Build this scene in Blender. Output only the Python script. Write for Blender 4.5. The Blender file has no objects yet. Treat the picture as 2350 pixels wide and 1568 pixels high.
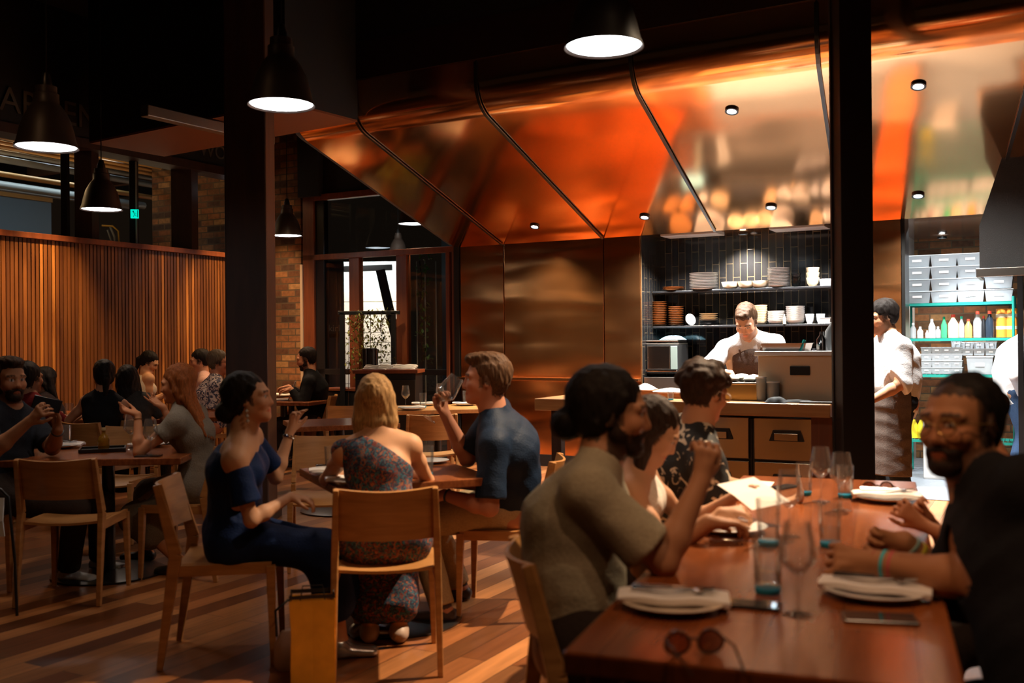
import bpy, math, random
import numpy as np
from mathutils import Vector, Matrix
random.seed(7); rng = np.random.default_rng(7)
PI = math.pi
sc = bpy.context.scene
COL = sc.collection
V = Vector
# ------------------------------------------------------------------ camera
FPX = 2350 * 35.0 / 36.0
H = 1.40
cam_d = bpy.data.cameras.new('camera'); cam = bpy.data.objects.new('camera', cam_d); COL.objects.link(cam)
CM = (Matrix.Translation((0, 0, H)) @ Matrix.Rotation(math.radians(90.1), 4, 'X') @ Matrix.Rotation(math.radians(-0.5), 4, 'Z'))
cam.matrix_world = CM
cam_d.lens = 35.0; cam_d.sensor_width = 36.0
cam_d.dof.use_dof = True; cam_d.dof.focus_distance = 9.0; cam_d.dof.aperture_fstop = 2.2
cam_d.clip_start = 0.05
sc.camera = cam
R3 = CM.to_3x3()
def ray(px, py):
    return R3 @ V(((px - 1175) / FPX, -(py - 784) / FPX, -1.0))
def at(px, py, d):                      # point seen at (px, py) at forward distance d
    r = ray(px, py); return V((0, 0, H)) + r * (d / r.y)
def atz(px, py, z):                     # point seen at (px, py) lying at height z
    r = ray(px, py); return V((0, 0, H)) + r * ((z - H) / r.z)
def gx(px, d):                          # x of a pixel column at distance d (near eye level)
    return at(px, 805, d).x
# ------------------------------------------------------------------ materials
MATS = {}
def nodes_of(name):
    m = bpy.data.materials.new(name); m.use_nodes = True
    nt = m.node_tree; b = nt.nodes['Principled BSDF']
    return m, nt, b
def plain(name, col, rough=0.5, metal=0.0, bump=0.0, bscale=60.0, var=0.0, emis=None, estr=0.0, trans=0.0, spec=None, sheen=0.0):
    if name in MATS: return MATS[name]
    m, nt, b = nodes_of(name)
    b.inputs['Base Color'].default_value = (*col, 1); b.inputs['Roughness'].default_value = rough
    b.inputs['Metallic'].default_value = metal
    if spec is not None: b.inputs['Specular IOR Level'].default_value = spec
    if sheen: b.inputs['Sheen Weight'].default_value = sheen
    if emis: b.inputs['Emission Color'].default_value = (*emis, 1); b.inputs['Emission Strength'].default_value = estr
    if trans: b.inputs['Transmission Weight'].default_value = trans
    if bump or var:
        tc = nt.nodes.new('ShaderNodeTexCoord'); n = nt.nodes.new('ShaderNodeTexNoise')
        n.inputs['Scale'].default_value = bscale; n.inputs['Detail'].default_value = 3
        nt.links.new(tc.outputs['Object'], n.inputs['Vector'])
        if bump:
            bp = nt.nodes.new('ShaderNodeBump'); bp.inputs['Strength'].default_value = bump; bp.inputs['Distance'].default_value = 0.01
            nt.links.new(n.outputs['Fac'], bp.inputs['Height']); nt.links.new(bp.outputs['Normal'], b.inputs['Normal'])
        if var:
            cr = nt.nodes.new('ShaderNodeValToRGB')
            cr.color_ramp.elements[0].color = (*[c * (1 - var) for c in col], 1); cr.color_ramp.elements[1].color = (*[min(1, c * (1 + var)) for c in col], 1)
            cr.color_ramp.elements[0].position = .3; cr.color_ramp.elements[1].position = .7
            nt.links.new(n.outputs['Fac'], cr.inputs['Fac']); nt.links.new(cr.outputs['Color'], b.inputs['Base Color'])
    MATS[name] = m; return m
def wood(name, c1, c2, rough=0.4, scale=(1.5, 22, 22), bump=0.08, rot=0.0):
    if name in MATS: return MATS[name]
    m, nt, b = nodes_of(name); N = nt.nodes.new; L = nt.links.new
    tc = N('ShaderNodeTexCoord'); mp = N('ShaderNodeMapping'); mp.inputs['Scale'].default_value = scale; mp.inputs['Rotation'].default_value = (0, 0, rot)
    n = N('ShaderNodeTexNoise'); n.inputs['Scale'].default_value = 2.2; n.inputs['Detail'].default_value = 5; n.inputs['Distortion'].default_value = .6
    cr = N('ShaderNodeValToRGB'); cr.color_ramp.elements[0].color = (*c1, 1); cr.color_ramp.elements[1].color = (*c2, 1)
    cr.color_ramp.elements[0].position = .3; cr.color_ramp.elements[1].position = .72
    L(tc.outputs['Object'], mp.inputs['Vector']); L(mp.outputs['Vector'], n.inputs['Vector']); L(n.outputs['Fac'], cr.inputs['Fac']); L(cr.outputs['Color'], b.inputs['Base Color'])
    bp = N('ShaderNodeBump'); bp.inputs['Strength'].default_value = bump; bp.inputs['Distance'].default_value = .005
    L(n.outputs['Fac'], bp.inputs['Height']); L(bp.outputs['Normal'], b.inputs['Normal'])
    b.inputs['Roughness'].default_value = rough
    MATS[name] = m; return m
def cells(name, axis_size, cols, rough=0.4, gap=None, mortar=(0.02, 0.02, 0.02), squash=None, bump=0.3, grain=(1, 30), rot=0.0, coat=0.0, swap=None, offset=0.5, gnoise=.5):
    """brick-texture based material: boards, tiles, bricks; axis_size=(length,width)"""
    if name in MATS: return MATS[name]
    m, nt, b = nodes_of(name); N = nt.nodes.new; L = nt.links.new
    tc = N('ShaderNodeTexCoord'); mp = N('ShaderNodeMapping'); mp.inputs['Rotation'].default_value = swap or (0, 0, rot)
    br = N('ShaderNodeTexBrick'); br.inputs['Scale'].default_value = 1.0
    br.inputs['Brick Width'].default_value = axis_size[0]; br.inputs['Row Height'].default_value = axis_size[1]
    br.inputs['Mortar Size'].default_value = gap if gap is not None else 0.002
    br.inputs['Mortar Smooth'].default_value = 0.1; br.offset = offset; br.inputs['Bias'].default_value = 0
    br.inputs['Color1'].default_value = (0, 0, 0, 1); br.inputs['Color2'].default_value = (1, 1, 1, 1); br.inputs['Mortar'].default_value = (0, 0, 0, 1)
    L(tc.outputs['Object'], mp.inputs['Vector']); L(mp.outputs['Vector'], br.inputs['Vector'])
    cr = N('ShaderNodeValToRGB'); cr.color_ramp.interpolation = 'LINEAR'
    el = cr.color_ramp.elements
    while len(el) < len(cols): el.new(0.5)
    for i, c in enumerate(cols): el[i].position = i / (len(cols) - 1); el[i].color = (*c, 1)
    L(br.outputs['Color'], cr.inputs['Fac'])
    mp2 = N('ShaderNodeMapping'); mp2.inputs['Scale'].default_value = (grain[0], grain[1], grain[1])
    L(mp.outputs['Vector'], mp2.inputs['Vector'])
    n = N('ShaderNodeTexNoise'); n.inputs['Scale'].default_value = 2; n.inputs['Detail'].default_value = 4; L(mp2.outputs['Vector'], n.inputs['Vector'])
    mm = N('ShaderNodeMix'); mm.data_type = 'RGBA'; mm.blend_type = 'MULTIPLY'; mm.inputs[0].default_value = gnoise
    cr2 = N('ShaderNodeValToRGB'); cr2.color_ramp.elements[0].position = .3; cr2.color_ramp.elements[0].color = (.35, .35, .35, 1); cr2.color_ramp.elements[1].position = .65
    L(n.outputs['Fac'], cr2.inputs['Fac']); L(cr.outputs['Color'], mm.inputs[6]); L(cr2.outputs['Color'], mm.inputs[7])
    mx = N('ShaderNodeMix'); mx.data_type = 'RGBA'; mx.inputs[7].default_value = (*mortar, 1)
    L(br.outputs['Fac'], mx.inputs[0]); L(mm.outputs[2], mx.inputs[6]); L(mx.outputs[2], b.inputs['Base Color'])
    bp = N('ShaderNodeBump'); bp.inputs['Strength'].default_value = bump; bp.inputs['Distance'].default_value = .004; bp.invert = True
    L(br.outputs['Fac'], bp.inputs['Height']); L(bp.outputs['Normal'], b.inputs['Normal'])
    b.inputs['Roughness'].default_value = rough; b.inputs['Coat Weight'].default_value = coat
    MATS[name] = m; return m
def glassy(name, tint=(1, 1, 1), refl=1.0, rough=0.02, body=0.0, bcol=(1, 1, 1)):
    """thin clear shell: see-through with fresnel reflections, optionally milky"""
    if name in MATS: return MATS[name]
    m, nt, b = nodes_of(name); N = nt.nodes.new; L = nt.links.new; nt.nodes.remove(b)
    out = nt.nodes['Material Output']; tr = N('ShaderNodeBsdfTransparent'); tr.inputs[0].default_value = (*tint, 1)
    gl = N('ShaderNodeBsdfGlossy'); gl.inputs['Roughness'].default_value = rough
    fr = N('ShaderNodeFresnel'); fr.inputs['IOR'].default_value = 1.5
    ml = N('ShaderNodeMath'); ml.operation = 'MULTIPLY'; ml.inputs[1].default_value = refl * .45; L(fr.outputs[0], ml.inputs[0])
    mx = N('ShaderNodeMixShader'); cl = N('ShaderNodeMath'); cl.operation = 'MINIMUM'; cl.inputs[1].default_value = .42; L(ml.outputs[0], cl.inputs[0]); L(cl.outputs[0], mx.inputs[0])
    if body:
        df = N('ShaderNodeBsdfDiffuse'); df.inputs[0].default_value = (*bcol, 1); m2 = N('ShaderNodeMixShader'); m2.inputs[0].default_value = body
        L(tr.outputs[0], m2.inputs[1]); L(df.outputs[0], m2.inputs[2]); L(m2.outputs[0], mx.inputs[1])
    else: L(tr.outputs[0], mx.inputs[1])
    L(gl.outputs[0], mx.inputs[2]); L(mx.outputs[0], out.inputs[0])
    MATS[name] = m; return m
def copper(name, col, rough, wscale=0.9, wstr=0.35, zs=1.6):
    if name in MATS: return MATS[name]
    m, nt, b = nodes_of(name); N = nt.nodes.new; L = nt.links.new
    b.inputs['Metallic'].default_value = 1; b.inputs['Base Color'].default_value = (*col, 1); b.inputs['Roughness'].default_value = rough
    tc = N('ShaderNodeTexCoord'); n = N('ShaderNodeTexNoise'); n.inputs['Scale'].default_value = wscale; n.inputs['Detail'].default_value = 0.3; n.inputs['Distortion'].default_value = .4
    mp = N('ShaderNodeMapping'); mp.inputs['Scale'].default_value = (1, 1, zs)
    L(tc.outputs['Object'], mp.inputs['Vector']); L(mp.outputs['Vector'], n.inputs['Vector'])
    bp = N('ShaderNodeBump'); bp.inputs['Strength'].default_value = wstr; bp.inputs['Distance'].default_value = .12
    L(n.outputs['Fac'], bp.inputs['Height'])
    n2 = N('ShaderNodeTexNoise'); n2.inputs['Scale'].default_value = 3; n2.inputs['Detail'].default_value = .5
    L(tc.outputs['Object'], n2.inputs['Vector'])
    mr = N('ShaderNodeMapRange'); mr.inputs['To Min'].default_value = rough * .92; mr.inputs['To Max'].default_value = rough * 1.12
    L(n2.outputs['Fac'], mr.inputs['Value']); L(mr.outputs['Result'], b.inputs['Roughness'])
    L(bp.outputs['Normal'], b.inputs['Normal'])
    MATS[name] = m; return m
def vcol(name, rough=0.5, bump=0.0, bscale=200, sss=0.0, sheen=0.0, spec=0.4):
    if name in MATS: return MATS[name]
    m, nt, b = nodes_of(name); N = nt.nodes.new; L = nt.links.new
    a = N('ShaderNodeAttribute'); a.attribute_name = 'Col'; L(a.outputs['Color'], b.inputs['Base Color'])
    b.inputs['Roughness'].default_value = rough; b.inputs['Specular IOR Level'].default_value = spec
    if sheen: b.inputs['Sheen Weight'].default_value = sheen
    if bump:
        tc = N('ShaderNodeTexCoord'); n = N('ShaderNodeTexNoise'); n.inputs['Scale'].default_value = bscale
        bp = N('ShaderNodeBump'); bp.inputs['Strength'].default_value = bump; bp.inputs['Distance'].default_value = .004
        L(tc.outputs['Object'], n.inputs['Vector']); L(n.outputs['Fac'], bp.inputs['Height']); L(bp.outputs['Normal'], b.inputs['Normal'])
    MATS[name] = m; return m
def pattern(name, base, cols, scale=9, rough=.8, dist=2.0, thr=.5, kind='noise'):
    """printed cloth: blobs of colour on a base"""
    if name in MATS: return MATS[name]
    m, nt, b = nodes_of(name); N = nt.nodes.new; L = nt.links.new
    tc = N('ShaderNodeTexCoord'); prev = None
    for i, c in enumerate(cols):
        n = N('ShaderNodeTexNoise'); n.inputs['Scale'].default_value = scale * (1 + .35 * i); n.inputs['Detail'].default_value = 2; n.inputs['Distortion'].default_value = dist
        mp = N('ShaderNodeMapping'); mp.inputs['Location'].default_value = (i * 3.7, i * 1.3, i * 2.1)
        L(tc.outputs['Object'], mp.inputs['Vector']); L(mp.outputs['Vector'], n.inputs['Vector'])
        mr = N('ShaderNodeMapRange'); mr.inputs['From Min'].default_value = thr - .02; mr.inputs['From Max'].default_value = thr + .02; L(n.outputs['Fac'], mr.inputs['Value'])
        mx = N('ShaderNodeMix'); mx.data_type = 'RGBA'; L(mr.outputs['Result'], mx.inputs[0])
        if prev is None: mx.inputs[6].default_value = (*base, 1)
        else: L(prev, mx.inputs[6])
        mx.inputs[7].default_value = (*c, 1); prev = mx.outputs[2]
    L(prev, b.inputs['Base Color']); b.inputs['Roughness'].default_value = rough
    MATS[name] = m; return m
# ------------------------------------------------------------------ mesh building
class MB:
    def __init__(s): s.v = []; s.f = []
    def add(s, vs, fs):
        o = len(s.v); s.v += [tuple(v) for v in vs]; s.f += [tuple(i + o for i in f) for f in fs]; return s
    def box(s, c, d, rz=0.0, M=None):
        hx, hy, hz = d[0] / 2, d[1] / 2, d[2] / 2
        vs = [V((x, y, z)) for x in (-hx, hx) for y in (-hy, hy) for z in (-hz, hz)]
        rot = M if M is not None else Matrix.Rotation(rz, 3, 'Z')
        c = V(c)
        return s.add([rot @ v + c for v in vs], [(0, 1, 3, 2), (4, 6, 7, 5), (0, 4, 5, 1), (2, 3, 7, 6), (0, 2, 6, 4), (1, 5, 7, 3)])
    def beam(s, a, b, w, h, up=(0, 0, 1), w2=None, h2=None):
        a = V(a); b = V(b); d = (b - a).normalized(); up = V(up); r = d.cross(up)
        if r.length < 1e-5: r = d.cross(V((1, 0, 0)))
        r.normalize(); u = r.cross(d); w2 = w if w2 is None else w2; h2 = h if h2 is None else h2
        vs = []
        for p, ww, hh in ((a, w, h), (b, w2, h2)):
            for sx, sy in ((-1, -1), (1, -1), (1, 1), (-1, 1)): vs.append(p + r * sx * ww / 2 + u * sy * hh / 2)
        return s.add(vs, [(0, 1, 2, 3), (7, 6, 5, 4), (0, 4, 5, 1), (1, 5, 6, 2), (2, 6, 7, 3), (3, 7, 4, 0)])
    def lathe(s, prof, c=(0, 0, 0), n=24, M=None, close=False):
        c = V(c); vs = []; fs = []; k = len(prof)
        for i in range(n):
            a = 2 * PI * i / n
            for r, z in prof:
                p = V((r * math.cos(a), r * math.sin(a), z)); vs.append((M @ p if M is not None else p) + c)
        for i in range(n):
            j = (i + 1) % n
            for q in range(k - 1 + (1 if close else 0)):
                q2 = (q + 1) % k; fs.append((i * k + q, j * k + q, j * k + q2, i * k + q2))
        if not close:
            if prof[0][0] > 1e-6: fs.append(tuple(i * k for i in range(n - 1, -1, -1)))
            if prof[-1][0] > 1e-6: fs.append(tuple(i * k + k - 1 for i in range(n)))
        return s.add(vs, fs)
    def tube(s, pts, r, n=8, caps=True):
        pts = [V(p) for p in pts]; rs = r if isinstance(r, (list, tuple)) else [r] * len(pts)
        vs = []; fs = []; prev = None
        for i, p in enumerate(pts):
            d = (pts[min(i + 1, len(pts) - 1)] - pts[max(i - 1, 0)]).normalized()
            if prev is None:
                x = d.cross(V((0, 0, 1)))
                if x.length < 1e-3: x = d.cross(V((1, 0, 0)))
            else: x = prev - d * prev.dot(d)
            x.normalize(); y = d.cross(x); prev = x
            for k in range(n):
                a = 2 * PI * k / n; vs.append(p + (x * math.cos(a) + y * math.sin(a)) * rs[i])
        for i in range(len(pts) - 1):
            for k in range(n):
                k2 = (k + 1) % n; fs.append((i * n + k, i * n + k2, (i + 1) * n + k2, (i + 1) * n + k))
        if caps: fs.append(tuple(range(n - 1, -1, -1))); fs.append(tuple((len(pts) - 1) * n + k for k in range(n)))
        return s.add(vs, fs)
    def prism(s, poly, z0, z1):
        n = len(poly); a = sum(poly[i][0] * poly[(i + 1) % n][1] - poly[(i + 1) % n][0] * poly[i][1] for i in range(n))
        if a < 0: poly = poly[::-1]
        vs = [(x, y, z0) for x, y in poly] + [(x, y, z1) for x, y in poly]
        fs = [tuple(range(n - 1, -1, -1)), tuple(range(n, 2 * n))] + [(i, (i + 1) % n, n + (i + 1) % n, n + i) for i in range(n)]
        return s.add(vs, fs)
    def sheet(s, P, t=0.0, up=None):
        """P: rows of points; thickness t gives a closed slab"""
        R, Cn = len(P), len(P[0]); top = [V(p) for row in P for p in row]; idx = lambda i, j: i * Cn + j
        if not t: return s.add(top, [(idx(i, j), idx(i, j + 1), idx(i + 1, j + 1), idx(i + 1, j)) for i in range(R - 1) for j in range(Cn - 1)])
        bot = []
        for i in range(R):
            for j in range(Cn):
                a = V(P[min(i + 1, R - 1)][j]) - V(P[max(i - 1, 0)][j]); b = V(P[i][min(j + 1, Cn - 1)]) - V(P[i][max(j - 1, 0)])
                nrm = V(up) if up else a.cross(b).normalized(); bot.append(V(P[i][j]) - nrm * t)
        N = R * Cn; fs = []
        for i in range(R - 1):
            for j in range(Cn - 1):
                q = (idx(i, j), idx(i + 1, j), idx(i + 1, j + 1), idx(i, j + 1)); fs.append(q); fs.append(tuple(N + k for k in q[::-1]))
        for j in range(Cn - 1):
            fs.append((idx(0, j), idx(0, j + 1), N + idx(0, j + 1), N + idx(0, j))); fs.append((idx(R - 1, j + 1), idx(R - 1, j), N + idx(R - 1, j), N + idx(R - 1, j + 1)))
        for i in range(R - 1):
            fs.append((idx(i + 1, 0), idx(i, 0), N + idx(i, 0), N + idx(i + 1, 0))); fs.append((idx(i, Cn - 1), idx(i + 1, Cn - 1), N + idx(i + 1, Cn - 1), N + idx(i, Cn - 1)))
        return s.add(top + bot, fs)
    def build(s, name, mat, parent=None, smooth=False, bevel=0.0, loc=None, label=None, seg=2):
        me = bpy.data.meshes.new(name); me.from_pydata(s.v, [], s.f); me.validate(); me.update()
        o = bpy.data.objects.new(name, me); COL.objects.link(o)
        if mat: me.materials.append(mat)
        if smooth:
            me.polygons.foreach_set('use_smooth', [True] * len(me.polygons))
            me.set_sharp_from_angle(angle=math.radians(48))
        if bevel:
            b = o.modifiers.new('bevel', 'BEVEL'); b.width = bevel; b.segments = seg; b.limit_method = 'ANGLE'; b.angle_limit = .6
        if parent: o.parent = parent
        if loc is not None: o.location = loc
        if label: o['label'] = label
        return o
def thing(name, label, cat, loc=(0, 0, 0), rz=0.0, group=None):
    o = bpy.data.objects.new(name, None); COL.objects.link(o); o.empty_display_size = .1
    o.location = loc; o.rotation_euler = (0, 0, rz); o['label'] = label; o['category'] = cat
    if group: o['group'] = group
    return o
def tag(o, label, cat, group=None, kind=None):
    o['label'] = label; o['category'] = cat
    if group: o['group'] = group
    if kind: o['kind'] = kind
    return o
def struct(o): o['kind'] = 'structure'; return o
def dup(root, loc=None, rz=None, label=None, scale=None):
    def rec(o, par):
        c = o.copy(); COL.objects.link(c); c.parent = par
        for ch in o.children: rec(ch, c)
        return c
    r = rec(root, None)
    if loc is not None: r.location = loc
    if rz is not None: r.rotation_euler = (0, 0, rz)
    if label: r['label'] = label
    if scale is not None: r.scale = scale if hasattr(scale, '__len__') else (scale,) * 3
    return r
def text(name, body, size, mat, M, parent=None, ext=0.004):
    c = bpy.data.curves.new(name, 'FONT'); c.body = body; c.size = size; c.extrude = ext; c.align_x = 'CENTER'
    o = bpy.data.objects.new(name, c); COL.objects.link(o); c.materials.append(mat)
    if parent: o.parent = parent
    bpy.context.view_layer.update(); dg = bpy.context.evaluated_depsgraph_get(); me = bpy.data.meshes.new_from_object(o.evaluated_get(dg)); bpy.data.objects.remove(o)
    o = bpy.data.objects.new(name, me); COL.objects.link(o); me.materials.clear(); me.materials.append(mat)
    if parent: o.parent = parent
    o.matrix_local = M; return o
def spot(name, loc, target, energy, angle, col, blend=.6, size=.06):
    l = bpy.data.lights.new(name, 'SPOT'); l.energy = energy; l.spot_size = math.radians(angle); l.spot_blend = blend; l.color = col; l.shadow_soft_size = size
    o = bpy.data.objects.new(name, l); COL.objects.link(o); o.location = loc
    o.rotation_euler = (V(target) - V(loc)).to_track_quat('-Z', 'Y').to_euler(); return o
def area(name, loc, target, energy, sx, sy, col):
    l = bpy.data.lights.new(name, 'AREA'); l.shape = 'RECTANGLE'; l.size = sx; l.size_y = sy; l.energy = energy; l.color = col
    o = bpy.data.objects.new(name, l); COL.objects.link(o); o.location = loc
    o.rotation_euler = (V(target) - V(loc)).to_track_quat('-Z', 'Y').to_euler(); return o
def point(name, loc, energy, col, size=.08):
    l = bpy.data.lights.new(name, 'POINT'); l.energy = energy; l.color = col; l.shadow_soft_size = size
    o = bpy.data.objects.new(name, l); COL.objects.link(o); o.location = loc; return o
# ------------------------------------------------------------------ room directions
AN = math.radians(61.5)                         # angle of direction A in the floor plan
A = V((math.cos(AN), math.sin(AN), 0)); B = V((-math.sin(AN), math.cos(AN), 0))
W0 = V((0.274, 11.37, 0)) # a point on the copper wall line; +t runs right (-B)
def W(t, z=0.0, off=0.0): return W0 - B * t + A * off + V((0, 0, z))
S0 = V((-3.577, 12.67, 0))
def S(u, z=0.0, off=0.0): return S0 + A * u + B * off + V((0, 0, z))   # screen line
WARM = (1.0, .50, .20); COOL = (.86, .95, 1.0); NEUT = (1.0, .80, .60)
# materials used widely
M_FLOOR = cells('floor_boards', (1.9, .13), [(.04, .012, .004), (.25, .078, .021), (.08, .024, .007), (.55, .225, .075), (.14, .043, .012), (.38, .135, .042)], rough=.38, gap=.002, mortar=(.01, .004, .002), rot=-AN, grain=(1.2, 14), bump=.15, coat=.15)
M_DARK = plain('dark_paint', (.014, .012, .011), .6)
M_BLK = plain('black_steel', (.010, .010, .011), .35)
M_CEIL = plain('dark_ceiling', (.008, .008, .009), .8)
M_CHAIR = wood('chair_veneer', (.34, .15, .045), (.50, .24, .08), rough=.35, scale=(2, 2, 14))
M_TABLE = wood('table_top_wood', (.15, .040, .012), (.30, .095, .03), rough=.26, scale=(16, 1.3, 10))
M_BAR = wood('bar_timber', (.24, .08, .022), (.38, .15, .045), rough=.3, scale=(2, 14, 14), rot=-AN)
M_JARRAH = wood('red_timber', (.13, .032, .012), (.22, .06, .02), rough=.45, scale=(8, 8, 1.0))
M_POST = wood('post_timber', (.030, .012, .007), (.055, .022, .012), rough=.6, scale=(6, 6, .8))
M_COP = copper('copper_sheet', (.96, .41, .15), .22, wscale=.85, wstr=.38, zs=3.6)
M_COPC = copper('canopy_copper', (.88, .44, .20), .13, wscale=.8, wstr=.3)
M_STEEL = plain('brushed_steel', (.55, .50, .45), .28, 1.0, bump=.02, bscale=90)
M_CHROME = plain('chrome', (.75, .75, .76), .12, 1.0)
M_WHITE = plain('white_glaze', (.82, .80, .77), .25)
M_CREAM = plain('cream_glaze', (.72, .56, .36), .4)
M_NAP = plain('napkin_cloth', (.80, .76, .74), .9, bump=.2, bscale=300)
M_GLASS = glassy('clear_glass', (.97, .98, .98), 1.6, body=.035, bcol=(.8, .85, .9))
M_BLUEG = glassy('blue_glass_base', (.15, .65, .90), 1.2, body=.55, bcol=(.04, .55, .90))
M_WATER = glassy('water', (.93, .96, .97), .6)
M_PHONE = plain('phone_black', (.012, .012, .014), .18)
M_LEAF = plain('leaf', (.14, .15, .02), .5, var=.5, bscale=8)
M_LEAFG = plain('leaf_bright', (.10, .20, .04), .45, var=.4, bscale=8)
# ================================================================== SETTING
fl = MB(); fl.box((0, 9, -.05), (34, 30, .1)); struct(fl.build('floor', M_FLOOR))
ce = MB(); ce.box((0, 9, 5.05), (34, 30, .1)); struct(ce.build('ceiling', M_CEIL))
def wallbox(name, p, q, z0, z1, th, mat, side=1):      # vertical slab from p to q (thickness goes to 'side')
    d = (q - p); d.z = 0; L = d.length; d.normalize(); n = V((-d.y, d.x, 0)) * side
    c = (p + q) / 2 + n * th / 2; m = MB(); m.box((c.x, c.y, (z0 + z1) / 2), (L, th, z1 - z0), math.atan2(d.y, d.x))
    return m
# object-space wall materials need local axes: build a wall in its own frame (x along, z up)
def wall(name, p, q, z0, z1, th, mat, side=1, smooth=False):
    d = (q - p); L = d.to_2d().length; a = math.atan2(d.y, d.x)
    m = MB(); m.box((L / 2, side * th / 2, (z1 + z0) / 2), (L, th, z1 - z0)); o = m.build(name, mat)
    o.location = (p.x, p.y, 0); o.rotation_euler = (0, 0, a); return o
M_TILE = cells('black_tile', (.30, .078), [(.010, .010, .011), (.016, .015, .015)], rough=.10, gap=.0035, mortar=(.085, .062, .036), swap=(PI / 2, 0, 0), bump=.25, gnoise=.0)
# tiles stand upright: swap axes with a Mapping rotation of 90 degrees about y as well
M_TILE.node_tree.nodes['Mapping'].inputs['Rotation'].default_value = (PI / 2, 0, PI / 2)
M_BRICK = cells('old_brick', (.24, .085), [(.10, .035, .014), (.38, .16, .055), (.16, .06, .025), (.46, .24, .09), (.05, .025, .015), (.33, .12, .04)], rough=.85, gap=.008, mortar=(.10, .065, .035), swap=(PI / 2, 0, 0), bump=.6, grain=(9, 9), gnoise=.6)
# back wall: copper-clad part, tiled niche, copper part, pantry opening
def t_of(px):                 # t on the back wall line seen at a pixel column
    r = ray(px, 806); k = r.x / r.y; return (k * W0.y - W0.x) / (-B.x - k * -B.y)
NL, NR = t_of(1472), t_of(1990)          # niche from-to (t)
DL, DR = t_of(2079), t_of(2336)          # pantry opening
struct(wall('wall_niche', W(NL - .02, off=.62), W(NR + .1, off=.62), 0, 2.62, .15, M_TILE, side=1))
struct(wall('wall_niche_side', W(NL, off=0.03), W(NL, off=.64), 0, 2.62, .1, M_TILE, side=1))
struct(wall('wall_niche_end', W(NR, off=.02), W(NR, off=.64), 0, 2.62, .1, M_TILE, side=-1))
# copper cladding panels on the back wall (each sheet a thing)
def clad(t0, t1, z0, z1, label):
    L = t1 - t0; m = MB(); m.box((L / 2, .03, (z0 + z1) / 2), (L - .012, .06, z1 - z0)); o = m.build('copper_cladding', M_COP, bevel=.003)
    p = W(t0); o.location = (p.x, p.y, 0); o.rotation_euler = (0, 0, math.atan2(-B.y, -B.x)); tag(o, label, 'wall panel'); return o
T1, T2 = t_of(1057), t_of(1157.5)
T3 = t_of(1387)
clad(T1, T2, .13, 2.57, 'narrow tall copper wall panel beside the glass doors at left')
clad(T2, T3, .13, 2.57, 'wide rippled copper wall panel behind the man holding a wine glass')
clad(T3, NL, .13, 2.57, 'narrow copper wall panel at the left edge of the tiled kitchen niche')
clad(NR + .02, DL - .03, .13, 2.57, 'copper wall panel behind the walking chef, left of the pantry doorway')
clad(DR + .05, 7.2, .13, 2.57, 'copper wall panel at the right edge, beyond the pantry doorway')
struct(wall('wall_back_core', W(T1, off=.07), W(NL - .1, off=.07), 0, 2.62, .2, M_DARK, side=1))
struct(wall('wall_back_pier', W(NR + .1, off=.07), W(DL - .04, off=.07), 0, 2.62, .2, M_DARK, side=1))
struct(wall('wall_back_right', W(DR + .06, off=.07), W(7.4, off=.07), 0, 2.62, .2, M_DARK, side=1))
struct(wall('baseboard_back', W(T1, off=-.01), W(NL, off=-.01), 0, .13, .03, M_BLK))
lip = MB(); lip.box(((NL - T1) / 2, -.05, .99), (NL - T1, .10, .035)); o = lip.build('copper_ledge', M_COP, bevel=.004); p = W(T1); o.location = (p.x, p.y, 0); o.rotation_euler = (0, 0, math.atan2(-B.y, -B.x)); tag(o, 'slim copper ledge running along the copper wall at waist height', 'ledge')
struct(wall('trim_1', W(t_of(1045), off=-.02), W(t_of(1056), off=-.02), 0, 2.57, .12, M_BLK))
struct(wall('trim_2', W(DL - .03, off=-.01), W(DL + .0, off=-.01), 0, 2.57, .3, plain('trim_dark', (.02, .02, .02), .3, .6)))
struct(wall('trim_3', W(DR, off=-.02), W(DR + .045, off=-.02), 0, 2.57, .3, M_BLK))
# upper wall above the canopy
struct(wall('wall_back_upper', W(-6, off=.3), W(8, off=.3), 3.5, 5.0, .1, M_DARK))
# pantry: side walls, brick back, shiny ceiling
struct(wall('wall_pantry_back', W(2.6, off=2.5), W(8, off=2.5), 0, 2.7, .1, M_BRICK))
struct(wall('wall_pantry_left', W(DL - .2, off=.25), W(DL - .2, off=2.5), 0, 2.62, .1, M_WHITE))
M_PCEIL = plain('pantry_ceiling', (.62, .42, .33), .16, .85)
pc = MB(); pc.add([W(DL - .3, 2.575, -.02), W(8, 2.575, -.02), W(8, 2.575, 2.6), W(DL - .3, 2.575, 2.6)] + [W(DL - .3, 2.63, -.02), W(8, 2.63, -.02), W(8, 2.63, 2.6), W(DL - .3, 2.63, 2.6)], [(0, 1, 2, 3), (7, 6, 5, 4), (0, 4, 5, 1), (1, 5, 6, 2), (2, 6, 7, 3), (3, 7, 4, 0)]); struct(pc.build('ceiling_pantry', M_PCEIL))
nc = MB(); nc.add([W(NL, 2.58, -.02), W(NR, 2.58, -.02), W(NR, 2.58, .64), W(NL, 2.58, .64)] + [W(NL, 2.64, -.02), W(NR, 2.64, -.02), W(NR, 2.64, .64), W(NL, 2.64, .64)], [(0, 1, 2, 3), (7, 6, 5, 4), (0, 4, 5, 1), (1, 5, 6, 2), (2, 6, 7, 3), (3, 7, 4, 0)]); struct(nc.build('ceiling_niche', M_COP))
kf = MB(); kf.add([W(1.6, .004, -.75), W(8, .004, -.75), W(8, .004, 2.5), W(1.6, .004, 2.5)], [(0, 1, 2, 3)]); struct(kf.build('floor_kitchen', plain('grey_vinyl', (.20, .23, .27), .45, var=.1, bscale=30)))
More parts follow.
